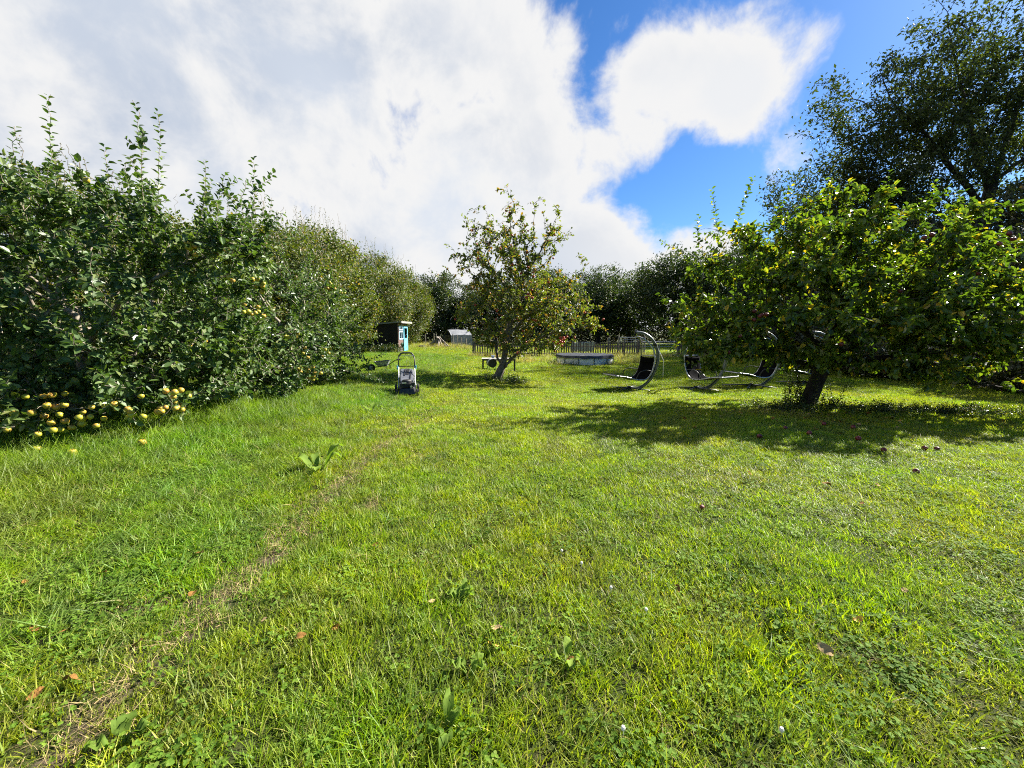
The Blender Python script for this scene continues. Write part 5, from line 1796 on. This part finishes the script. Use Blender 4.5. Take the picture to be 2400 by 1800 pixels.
def fallen():
    rng = np.random.default_rng(14)
    special = [((-2.13, 2.58), 0, 0.075, 'lone brown leaf lying on clover near the left of the track'), ((-0.89, 1.88), 1, 0.075, 'crisp orange-brown leaf standing in grass right of the worn track'),
               ((-0.08, 1.89), 2, 0.075, 'pale curled leaf propped in the long grass, middle foreground'), ((-0.09, 1.77), 3, 0.085, 'yellow leaf just below the pale curled leaf'),
               ((0.21, 2.34), 0, 0.065, 'orange leaf on the clover patch, middle foreground'), ((-0.45, 2.08), 2, 0.07, 'pale leaf beside a broad dock leaf'),
               ((1.5, 1.77), 2, 0.10, 'long pale brown leaf on the lawn at lower right'), ((3.1, 3.84), 0, 0.10, 'brown leaf on open lawn in front of the tree shade'),
               ((3.6, 3.83), 2, 0.09, 'pale leaf on open lawn in front of the tree shade'), ((-1.91, 1.57), 0, 0.085, 'brown leaf at the bottom left by the dark end of the track'),
               ((1.83, 1.96), 3, 0.07, 'yellow leaf in the grass at lower right'), ((8.02, 6.47), 3, 0.1, 'orange leaf beyond the windfalls at the right edge')]
    for (p, k, s, lab) in special:
        o = link(bpy.data.objects.new('fallen_leaf', LEAVES[k]))
        s *= 0.78
        o.location = (*p, G(*p) + 0.028 + s * 0.2)
        o.scale = (s, s * 0.85, s * 1.7)
        o.rotation_euler = (rng.normal(0, 0.4), rng.normal(0, 0.4) - 0.3, rng.uniform(0, 6.28))
        tag(o, lab, 'leaf', 'leaves fallen on the grass')
    rest = [(-2.59, 2.38), (-2.27, 1.87), (-2.46, 1.91), (-1.99, 1.51), (-1.3, 1.95), (-1.51, 1.91), (-1.86, 2.18), (2.49, 4.09), (2.31, 2.21), (-1.04, 1.82), (-2.95, 2.28), (0.28, 1.68), (0.98, 2.22), (3.06, 3.38), (-0.97, 2.7), (-1.82, 1.79)]
    for p in rest:
        s = rng.uniform(0.04, 0.06)
        o = link(bpy.data.objects.new('fallen_leaf', LEAVES[int(rng.choice([0, 1, 1, 2]))]))
        o.location = (*p, G(*p) + 0.035 + s * 0.2)
        o.scale = (s, s, s)
        o.rotation_euler = (rng.normal(0, 0.4), rng.normal(0, 0.4), rng.uniform(0, 6.28))
        tag(o, 'small dry brown leaf lying in the foreground grass', 'leaf', 'small dry leaves scattered in the foreground grass')
    for _ in range(60):
        x, y = rng.normal(5.3, 1.6), rng.normal(7.6, 0.8)
        if not (1 < x < 9.5 and 5.6 < y < 9.4):
            continue
        s = rng.uniform(0.05, 0.09)
        o = link(bpy.data.objects.new('fallen_leaf', LEAVES[int(rng.choice([0, 1, 2, 3]))]))
        o.location = (x, y, G(x, y) + 0.03 + s * 0.15)
        o.scale = (s, s, s)
        o.rotation_euler = (rng.normal(0, 0.3), rng.normal(0, 0.3), rng.uniform(0, 6.28))
        tag(o, 'withered leaf in the shade under the yellowing apple tree', 'leaf', 'withered leaves under the yellowing apple tree')
    red = [((5.41, 5.16), 'crimson windfall apple, left of the pair at the edge of the tree shade'), ((5.53, 5.12), 'crimson windfall apple, right of the pair at the edge of the tree shade'),
           ((4.79, 5.07), 'dull crimson windfall left of the pair at the edge of the shade'), ((1.64, 3.33), 'small red windfall alone on the sunlit lawn'), ((4.41, 4.26), 'windfall apple nearer than the pair on the sunlit lawn')]
    for (p, lab) in red:
        o = link(bpy.data.objects.new('windfall_apple', AP_C))
        o.location = (*p, G(*p) + 0.035)
        k = 0.55 if p[0] < 2 else 0.85
        o.scale = (k, k, k * 0.95)
        o.rotation_euler = (rng.normal(0, 0.8), rng.normal(0, 0.8), rng.uniform(0, 6))
        tag(o, lab, 'apple', 'windfall apples')
    for p in [(5.64, 6.55), (4.57, 6.08), (4.45, 6.45), (3.66, 5.84), (5.01, 5.71), (5.34, 6.79)]:
        o = link(bpy.data.objects.new('windfall_apple', AP_C))
        o.location = (*p, G(*p) + 0.05)
        o.rotation_euler = (rng.normal(0, 0.8), rng.normal(0, 0.8), rng.uniform(0, 6))
        tag(o, 'crimson windfall apple deep in the shade below the yellowing apple tree', 'apple', 'windfall apples in the tree shade')
    for (p, lab) in [((-4.95, 4.42), 'yellow windfall apple in the grass, nearest the camera under the bushy apple tree'), ((-4.55, 4.85), 'yellow windfall apple to the right under the bushy apple tree'), ((-5.5, 4.55), 'yellow windfall apple at the left edge under the bushy apple tree')]:
        o = link(bpy.data.objects.new('windfall_apple', AP_Y))
        o.location = (*p, G(*p) + 0.10)
        o.scale = (1.15,) * 3
        tag(o, lab, 'apple', 'yellow windfall apples')


fallen()


# ------------------------------------------------------------------ dock plants, suckers at the right trunk
def dock_plant(p, leaves, label, seed):
    rng = np.random.default_rng(seed)
    r = empty('dock_plant', (*p, G(*p)))
    tag(r, label, 'plant', 'broad-leaved dock plants')
    for (az, ln, wd, rise, droop) in leaves:
        n, c = 7, 5
        vs, fs = [], []
        d = Vector((math.cos(az), math.sin(az), 0))
        s = Vector((-d.y, d.x, 0))
        for i in range(n + 1):
            t = i / n
            q = d * (ln * (0.25 + 0.75 * t)) + Vector((0, 0, rise * math.sin(t * 1.9) - droop * t * t + 0.03))
            w = wd * max(0.03, math.sin(math.pi * min(1, t * 0.93 + 0.05)) ** 0.75)
            for j in range(c):
                v = -1 + 2 * j / (c - 1)
                vs.append(q + s * (v * w) + Vector((0, 0, abs(v) * w * 0.35 + 0.012 * math.sin(t * 11 + v * 2 + seed))))
        for i in range(n):
            for j in range(c - 1):
                fs.append((i * c + j, i * c + j + 1, (i + 1) * c + j + 1, (i + 1) * c + j))
        m = MB()
        m.add(vs, fs)
        m.tube([(0, 0, 0), d * ln * 0.12 + Vector((0, 0, 0.02)), d * ln * 0.26 + Vector((0, 0, 0.032))], 0.004, 5)
        m.build('leaf', M['dock'], r, smooth_=True)


dock_plant((-2.11, 4.25), [(3.0, 0.26, 0.062, 0.158, 0.04), (0.3, 0.24, 0.06, 0.187, 0.05), (0.9, 0.3, 0.055, 0.245, 0.03), (-1.2, 0.2, 0.05, 0.086, 0.03), (2.2, 0.2, 0.04, 0.144, 0.02)], 'pale dock plant standing out of the verge left of the track', 1)
dock_plant((-0.25, 1.36), [(-1.6, 0.092, 0.019, 0.042, 0.02), (0.8, 0.073, 0.016, 0.047, 0.02), (-1.4, 0.079, 0.024, 0.039, 0.02), (1.6, 0.122, 0.023, 0.055, 0.0), (1.0, 0.086, 0.019, 0.036, 0.02), (3.3, 0.086, 0.015, 0.024, 0.02)], 'dock plant with one upright leaf at the bottom middle', 2)
dock_plant((-0.30, 2.12), [(2.0, 0.089, 0.021, 0.033, 0.02), (0.8, 0.105, 0.020, 0.045, 0.02), (1.0, 0.073, 0.022, 0.042, 0.02), (1.3, 0.115, 0.018, 0.055, 0.0), (2.6, 0.101, 0.019, 0.032, 0.02), (0.5, 0.094, 0.015, 0.028, 0.02)], 'dock plant beside the pale fallen leaf', 3)
dock_plant((0.25, 1.70), [(-1.2, 0.071, 0.023, 0.039, 0.02), (1.3, 0.105, 0.022, 0.048, 0.02), (-0.6, 0.102, 0.020, 0.049, 0.02), (2.9, 0.086, 0.020, 0.028, 0.02), (0.4, 0.086, 0.015, 0.020, 0.02)], 'small dock plant right of the yellow fallen leaf', 4)
dock_plant((-0.2, 1.63), [(2.3, 0.074, 0.017, 0.034, 0.02), (2.8, 0.087, 0.021, 0.036, 0.02), (0.0, 0.085, 0.019, 0.042, 0.02), (0.9, 0.108, 0.019, 0.028, 0.02), (2.3, 0.072, 0.015, 0.020, 0.02)], 'small dock plant left of the yellow fallen leaf', 5)
dock_plant((-1.47, 1.32), [(0.5, 0.106, 0.021, 0.049, 0.02), (2.1, 0.110, 0.021, 0.033, 0.02), (2.2, 0.109, 0.023, 0.041, 0.02), (1.9, 0.115, 0.029, 0.036, 0.02), (0.6, 0.101, 0.025, 0.028, 0.02), (3.4, 0.101, 0.025, 0.024, 0.02)], 'broad dock plant at the bottom left corner', 6)
dock_plant((1.43, 1.96), [(1.3, 0.078, 0.023, 0.041, 0.02), (-1.3, 0.073, 0.023, 0.050, 0.02), (-2.5, 0.102, 0.019, 0.033, 0.02), (1.2, 0.079, 0.015, 0.036, 0.01), (2.6, 0.072, 0.013, 0.024, 0.01)], 'small dock plant beside the yellow leaf at lower right', 7)
dock_plant((-2.7, 7.7), [(0.2, 0.22, 0.05, 0.086, 0.03), (1.7, 0.25, 0.05, 0.115, 0.03), (3.1, 0.25, 0.05, 0.086, 0.03), (4.6, 0.2, 0.045, 0.072, 0.03)], 'dock plant in the verge in front of the lawn mower', 8)


def suckers():
    rng = np.random.default_rng(91)
    for (x, y, n, hmin, hmax, sp, lab) in ((6.72, 9.5, 16, 0.4, 1.0, 0.26, 'leafy sucker shoots growing on the left of the dark leaning trunk'), (7.55, 9.45, 7, 0.2, 0.6, 0.2, 'thin sucker shoots on the right of the dark leaning trunk'),
                                           (-0.15, 14.2, 9, 0.15, 0.35, 0.35, 'low leafy shoots at the foot of the lone apple tree')):
        root = empty('sucker_shoots', (x, y, G(x, y)))
        tag(root, lab, 'shrub')
        st = MB()
        parts = []
        for i in range(n):
            bx, by = rng.normal(0, sp * 0.7), rng.normal(0, sp * 0.7)
            h = rng.uniform(hmin, hmax)
            a = rng.uniform(0, 6.28)
            pts = spline([(bx, by, -0.03), (bx + 0.1 * math.cos(a), by + 0.1 * math.sin(a), h * 0.5), (bx + 0.3 * h * math.cos(a), by + 0.3 * h * math.sin(a), h)], 5)
            st.tube(pts, 0.006, 4)
            parts.append(shoot_leaves(rng, pts, 0.022, 0.085, 0.2))
        st.build('stem', M['bark_dark'], root)
        V, F = concat(parts)
        c = np_obj('foliage', V, F, M['sucker'], root)
        c['kind'] = 'stuff'


suckers()

# ------------------------------------------------------------------ grass, clover, weeds: scattered tufts
def tuft(name, seed, n, rad, h, hvar, w, lean, mat, segs=3, curl=0.5):
    rng = np.random.default_rng(seed)
    a = rng.uniform(0, 2 * math.pi, n)
    rr = rad * np.sqrt(rng.random(n))
    b = np.stack([rr * np.cos(a), rr * np.sin(a), np.full(n, -0.012)], 1)
    la = rng.uniform(0, 2 * math.pi, n)
    ld = np.stack([np.cos(la), np.sin(la), np.zeros(n)], 1)
    sd = np.stack([-np.sin(la + 0.6), np.cos(la + 0.6), np.zeros(n)], 1)
    hh = h * (1 + hvar * rng.uniform(-1, 1, n))
    ln = hh * lean * rng.uniform(0.2, 1.3, n)
    ww = w * rng.uniform(0.7, 1.3, n)
    rows = []
    for k in range(segs + 1):
        t = k / segs
        p = b + ld * (ln * t ** 1.8)[:, None]
        p[:, 2] += hh * (t - curl * 0.35 * t * t * lean)
        wk = ww * (1 - t) ** 0.7
        if k < segs:
            rows.append(p - sd * wk[:, None] / 2)
            rows.append(p + sd * wk[:, None] / 2)
        else:
            rows.append(p)
    V = np.stack(rows, 1).reshape(-1, 3)
    k = segs * 2 + 1
    o = np.arange(n)[:, None] * k
    quads = np.concatenate([o + np.array([[2 * i, 2 * i + 1, 2 * i + 3, 2 * i + 2]]) for i in range(segs - 1)]) if segs > 1 else np.zeros((0, 4), int)
    tris = o + np.array([[2 * segs - 2, 2 * segs - 1, 2 * segs]])
    return bpy.data.objects.new(name, np_mesh(name, V, [quads, tris], mat))


def clover_tuft(name, seed, n, rad, h, size):
    rng = np.random.default_rng(seed)
    parts = []
    P, D, Nn, L = [], [], [], []
    for i in range(n):
        a, q = rng.uniform(0, 6.28), rad * math.sqrt(rng.random())
        c = np.array((q * math.cos(a), q * math.sin(a), h * rng.uniform(0.5, 1.1)))
        nrm = unit(np.array((rng.normal(0, 0.3), rng.normal(0, 0.3), 1.0)))
        a0 = rng.uniform(0, 6.28)
        for k in range(3):
            d = np.array((math.cos(a0 + k * 2.094), math.sin(a0 + k * 2.094), 0.05))
            P.append(c)
            D.append(d)
            Nn.append(nrm)
            L.append(size * rng.uniform(0.8, 1.2))
    L = np.array(L)
    V, F = leaf_mesh_data(rng, np.array(P), np.array(D), np.array(Nn), L, L * 0.52, 0.15, 0.05, True)
    return bpy.data.objects.new(name, np_mesh(name, V, F, M['clover']))


def scatter(name, P, sc, tilt, variants, label, seed, szz=None):
    rng = np.random.default_rng(seed)
    n = len(P)
    me = bpy.data.meshes.new(name)
    me.vertices.add(n)
    me.vertices.foreach_set('co', np.asarray(P, dtype=np.float32).ravel())
    rot = np.stack([rng.normal(0, tilt, n), rng.normal(0, tilt, n), rng.uniform(0, 6.283, n)], 1).astype(np.float32)
    sv = np.stack([sc, sc, sc if szz is None else szz], 1).astype(np.float32)
    me.attributes.new('rot', 'FLOAT_VECTOR', 'POINT').data.foreach_set('vector', rot.ravel())
    me.attributes.new('siz', 'FLOAT_VECTOR', 'POINT').data.foreach_set('vector', sv.ravel())
    me.attributes.new('pick', 'INT', 'POINT').data.foreach_set('value', rng.integers(0, len(variants), n).astype(np.int32))
    me.update()
    o = link(bpy.data.objects.new(name, me))
    ng = bpy.data.node_groups.new(name, 'GeometryNodeTree')
    ng.interface.new_socket('Geometry', in_out='INPUT', socket_type='NodeSocketGeometry')
    ng.interface.new_socket('Geometry', in_out='OUTPUT', socket_type='NodeSocketGeometry')
    gi = ng.nodes.new('NodeGroupInput')
    go = ng.nodes.new('NodeGroupOutput')
    join = ng.nodes.new('GeometryNodeJoinGeometry')

    def attr(nm, t):
        a = ng.nodes.new('GeometryNodeInputNamedAttribute')
        a.data_type = t
        a.inputs[0].default_value = nm
        return next(s for s in a.outputs if s.enabled and s.name == 'Attribute')
    ar, asz, ap = attr('rot', 'FLOAT_VECTOR'), attr('siz', 'FLOAT_VECTOR'), attr('pick', 'INT')
    for i, v in enumerate(variants):
        oi = ng.nodes.new('GeometryNodeObjectInfo')
        oi.inputs['Object'].default_value = v
        oi.inputs['As Instance'].default_value = False
        cmp_ = ng.nodes.new('FunctionNodeCompare')
        cmp_.data_type = 'INT'
        cmp_.operation = 'EQUAL'
        ii = [s for s in cmp_.inputs if s.enabled]
        ng.links.new(ap, ii[0])
        ii[1].default_value = i
        ip = ng.nodes.new('GeometryNodeInstanceOnPoints')
        ng.links.new(gi.outputs[0], ip.inputs['Points'])
        ng.links.new(cmp_.outputs[0], ip.inputs['Selection'])
        ng.links.new(oi.outputs['Geometry'], ip.inputs['Instance'])
        ng.links.new(ar, ip.inputs['Rotation'])
        ng.links.new(asz, ip.inputs['Scale'])
        ng.links.new(ip.outputs[0], join.inputs[0])
    ng.links.new(join.outputs[0], go.inputs[0])
    md = o.modifiers.new('scatter', 'NODES')
    md.node_group = ng
    tag(o, label, 'plants' if 'clover' in name or 'weed' in name else 'grass', kind='stuff')
    return o


def rand_area(rng, x0, x1, y0, y1, dens, wide=1.42, pad=1.2):
    n = int((x1 - x0) * (y1 - y0) * dens)
    x = rng.uniform(x0, x1, n)
    y = rng.uniform(y0, y1, n)
    k = np.abs(x) < wide * y + pad
    return x[k], y[k]


def on_ground(x, y):
    return np.stack([x, y, gz(x, y)], 1)


def verge(x, y):
    """how far into the rough left verge, 0..1"""
    return S((-x - 1.75 + 0.25 * wob(x, y, 0.8) + 0.0 * y) / 0.9)


def grass():
    rng = np.random.default_rng(101)
    short = [tuft('short_tuft', 200 + i, 15, 0.055, 0.050, 0.6, 0.0064, 0.85, M['grass'], 3) for i in range(5)]
    mid = [tuft('mid_tuft', 210 + i, 30, 0.11, 0.050, 0.55, 0.011, 0.8, M['grass'], 2) for i in range(4)]
    far = [tuft('far_tuft', 220 + i, 46, 0.26, 0.055, 0.5, 0.016, 0.8, M['grass'], 2) for i in range(4)]
    long_ = [tuft('long_tuft', 230 + i, 14, 0.06, 0.13, 0.5, 0.0075, 1.1, M['long'], 4, 0.7) for i in range(5)]
    longm = [tuft('verge_tuft', 240 + i, 26, 0.12, 0.14, 0.5, 0.009, 1.0, M['long'], 3, 0.7) for i in range(4)]
    dry = [tuft('meadow_tuft', 250 + i, 30, 0.16, 0.34, 0.5, 0.010, 0.7, M['meadow'], 3, 0.6) for i in range(4)]
    straw = [tuft('straw_tuft', 260 + i, 14, 0.07, 0.05, 0.6, 0.004, 2.2, M['straw'], 3) for i in range(3)]
    clov = [clover_tuft('clover_tuft', 270 + i, 7, 0.06, 0.042, 0.0115) for i in range(4)]
    clovm = [clover_tuft('clover_mat', 280 + i, 9, 0.10, 0.042, 0.018) for i in range(3)]

    # near lawn
    x, y = rand_area(rng, -8, 10.5, 0.3, 6.2, 820, pad=2.8)
    b = bareness(x, y)
    k = (rng.random(len(x)) > b * 0.9) & (rng.random(len(x)) > verge(x, y) * 0.75) & (rng.random(len(x)) < np.clip(1.35 - y * 0.09, 0.5, 1))
    x, y, b = x[k], y[k], b[k]
    hz = 1.0 + 0.30 * wob(x, y, 1.3) + 0.65 * S((wob(x + 3, y, 2.3) - 0.25) / 0.5) * S((3.2 - y) / 1.2) - 0.36 * S((x - 0.2 + 0.35 * (y - 2)) / 2.5)
    s = rng.uniform(0.75, 1.3, len(x)) * (1 - 0.45 * b) * np.clip(0.9 + y * 0.05, 0.9, 1.2)
    scatter('lawn_grass', on_ground(x, y), s, 0.15, short, 'short mown lawn grass in the foreground', 1, s * hz)
    # middle lawn
    x, y = rand_area(rng, -5, 16, 6.0, 15.5, 260)
    k = (rng.random(len(x)) > bareness(x, y)) & (rng.random(len(x)) > verge(x, y) * 0.7)
    x, y = x[k], y[k]
    s = rng.uniform(0.8, 1.3, len(x))
    scatter('lawn_grass', on_ground(x, y), s, 0.12, mid, 'short mown lawn grass round the apple trees', 2, s * (1 + 0.25 * wob(x, y, 0.9)))
    # far lawn
    x, y = rand_area(rng, -9, 20, 15.2, 33, 60)
    k = rng.random(len(x)) > bareness(x, y)
    x, y = x[k], y[k]
    s = rng.uniform(0.8, 1.3, len(x))
    scatter('lawn_grass', on_ground(x, y), s, 0.1, far, 'lawn grass running back to the picket fence', 3, s * (1 + 0.3 * wob(x, y, 0.6)))
    x, y = rand_area(rng, -14, 26, 32.5, 58, 22)
    k = rng.random(len(x)) > bareness(x, y)
    x, y = x[k], y[k]
    s = rng.uniform(1.3, 2.2, len(x))
    scatter('field_grass', on_ground(x, y), s, 0.1, far, 'field grass beyond the picket fence', 4, s * 1.2)
    # rough verge on the left
    x, y = rand_area(rng, -7.5, -1.2, 0.3, 8.5, 420, pad=2.8)
    v = verge(x, y)
    k = (rng.random(len(x)) < v * (0.5 + 0.5 * S((wob(x, y, 1.1) + 0.5)))) & (rng.random(len(x)) > bareness(x, y) * 1.3) & (rng.random(len(x)) < np.clip(1.2 - y * 0.07, 0.55, 1))
    x, y = x[k], y[k]
    foot = S((-x - 3.3 + (y - 5) * 0.10) / 1.3)
    s = rng.uniform(0.7, 1.25, len(x)) * (1 + y * 0.03)
    scatter('verge_grass', on_ground(x, y), s, 0.25, long_, 'long rough grass on the verge left of the track', 5, s * (0.62 + 0.25 * wob(x, y, 0.9) + 0.75 * foot))
    x, y = rand_area(rng, -9.5, -1.3, 8.3, 27, 130)
    k = (rng.random(len(x)) < verge(x, y) * S((-x - 1.2 - S((y - 12) / 8) * 1.5) / 1.2))
    x, y = x[k], y[k]
    s = rng.uniform(0.8, 1.3, len(x)) * (0.9 + 0.4 * S((y - 14) / 8))
    scatter('verge_grass', on_ground(x, y), s, 0.2, longm, 'long rough grass below the hazel shrubs', 6, s * (0.75 + 0.3 * wob(x, y, 0.7)))
    # longer tufts in the very front
    x, y = rand_area(rng, -3.0, 4.5, 0.9, 3.6, 330)
    k = (rng.random(len(x)) < 0.10 + 0.5 * S((wob(x * 1.2 + 2, y * 1.2, 1.9) + 0.5 * wob(x, y, 4.7)) / 0.7)) & (rng.random(len(x)) > bareness(x, y) * 1.4) & (rng.random(len(x)) < 1.25 - 0.3 * y - 0.35 * S((x - 0.8) / 1.5))
    x, y = x[k], y[k]
    s = rng.uniform(0.55, 1.0, len(x))
    scatter('tussock_grass', on_ground(x, y), s, 0.3, long_, 'longer grass tussocks in the very front of the lawn', 7, s * rng.uniform(0.5, 0.95, len(x)))
    # dry meadow grass along the fence, round the pool and under the far hedge
    xs, ys = [], []
    for (x0, x1, y0, y1, d) in ((-3.2, 15, 29.3, 31.2, 16), (2.0, 2.9, 22.6, 23.6, 10), (5.8, 6.8, 22.8, 23.8, 8), (-1.0, 2.6, 24.5, 27.5, 8), (6.0, 9.0, 24.0, 27.0, 7), (-9, -4, 37.0, 42, 14), (-14, 12, 33, 46, 2.0), (-10.5, -7.9, 27.3, 28.5, 14)):
        a, b = rand_area(rng, x0, x1, y0, y1, d)
        xs.append(a)
        ys.append(b)
    x, y = np.concatenate(xs), np.concatenate(ys)
    s = rng.uniform(0.7, 1.4, len(x))
    scatter('meadow_grass', on_ground(x, y), s, 0.15, dry, 'dry straw coloured grass along the fence, pool and far field', 8, s * rng.uniform(0.5, 1.2, len(x)))
    # straw by the track
    x, y = rand_area(rng, -5, 6, 0.9, 9.0, 300)
    k = rng.random(len(x)) < np.clip(bareness(x, y) * 1.9 - 0.05, 0.02 + 0.05 * S(wob(x, y, 0.8)), 0.9)
    x, y = x[k], y[k]
    s = rng.uniform(0.6, 1.2, len(x))
    scatter('dead_grass', on_ground(x, y), s, 0.4, straw, 'dead flattened straw along the worn track', 9)
    # clover
    x, y = rand_area(rng, -5.5, 6.5, 0.3, 5.2, 420, pad=2.8)
    w = wob(x * 1.0 + 5, y * 1.0 - 2, 1.15)
    lft = S((-x - 1.3) / 1.0)
    w = w + 0.5 * wob(x - 3, y + 1, 3.1) + 0.3 * wob(x, y, 7.0)
    k = (rng.random(len(x)) < 0.12 + S((w - 0.02 + 0.3 * lft + 0.2 * S((1.9 - y) / 0.8)) / 1.1) * 0.6) & (rng.random(len(x)) > bareness(x, y) * 1.2)
    x, y = x[k], y[k]
    s = rng.uniform(0.75, 1.25, len(x))
    scatter('clover', on_ground(x, y), s, 0.2, clov, 'patches of white clover leaves in the near lawn', 10)
    x, y = rand_area(rng, -6, 8, 5.0, 9.0, 110)
    k = rng.random(len(x)) < S((wob(x + 5, y - 2, 1.15) + 0.5 * wob(x - 3, y + 1, 3.1) - 0.1) / 0.9) * 0.45
    x, y = x[k], y[k]
    s = rng.uniform(0.8, 1.2, len(x))
    scatter('clover', on_ground(x, y), s, 0.2, clovm, 'clover patches further back in the lawn', 11)
    # clover flowers
    fl = bpy.data.meshes.new('clover_flower')
    m = MB()
    m.lathe([(0.001, 0.012), (0.006, 0.010), (0.009, 0.003), (0.008, -0.004), (0.002, -0.008)], (0, 0, 0.06), 8)
    m.tube([(0, 0, 0), (0.002, 0, 0.054)], 0.001, 4)
    fl.from_pydata(m.v, [], m.f)
    fl.materials.append(M['white_petal'])
    for i, (px, py) in enumerate([(0.42, 1.35), (1.02, 1.35), (0.34, 2.6), (0.58, 2.2), (0.72, 2.0), (0.45, 2.45)]):
        o = link(bpy.data.objects.new('clover_flower', fl))
        o.location = (px, py, G(px, py))
        tag(o, 'tiny white clover flower head in the near lawn', 'flower', 'clover flowers')
    # weeds and litter of stalks under the right tree
    weeds = []
    for i in range(4):
        r2 = np.random.default_rng(300 + i)
        parts = []
        for _ in range(5):
            a, q = r2.uniform(0, 6.28), 0.12 * math.sqrt(r2.random())
            h = r2.uniform(0.12, 0.30)
            b2 = (q * math.cos(a), q * math.sin(a))
            pts = spline([(b2[0], b2[1], 0), (b2[0] * 1.4, b2[1] * 1.4, h * 0.6), (b2[0] * 2.4, b2[1] * 2.4, h)], 3)
            parts.append(shoot_leaves(r2, pts, 0.022, 0.05, 0.28))
        V, F = concat(parts)
        weeds.append(bpy.data.objects.new('weed_tuft', np_mesh('weed_tuft', V, F, M['sucker'])))
    n = 330
    x = rng.uniform(5.6, 10.8, n)
    y = 9.15 - 0.28 * np.maximum(x - 7, 0) + rng.normal(0, 0.42, n)
    s = rng.uniform(0.35, 0.95, n)
    scatter('weeds', on_ground(x, y), s, 0.2, weeds, 'dark weeds growing round the foot of the yellowing apple tree', 12)
    a = rng.uniform(0, 6.283, 120)
    rr = rng.uniform(1.72, 2.05, 120)
    x, y = 4.35 + rr * np.cos(a), 24.4 + rr * np.sin(a)
    k = (rng.random(120) < 0.6) & (np.sin(a * 5) > 0.1)
    s = rng.uniform(0.6, 1.25, 120)[k]
    scatter('weeds', on_ground(x[k], y[k]), s, 0.2, weeds, 'weeds growing up against the pool wall', 13)
    x = rng.uniform(-10.5, -7.7, 120)
    y = rng.uniform(27.2, 28.45, 120)
    s = rng.uniform(1.2, 2.6, 120)
    scatter('weeds', on_ground(x, y), s, 0.2, weeds, 'weeds and brambles in front of the dark shed', 14)
    a = rng.uniform(0, 6.283, 90)
    rr = rng.uniform(0.3, 0.9, 90)
    x, y = -0.3 + rr * np.cos(a), 14.5 + rr * np.sin(a) * 0.8
    s = rng.uniform(0.5, 1.0, 90)
    scatter('weeds', on_ground(x, y), s, 0.2, weeds, 'low weeds round the foot of the lone apple tree', 15)


grass()
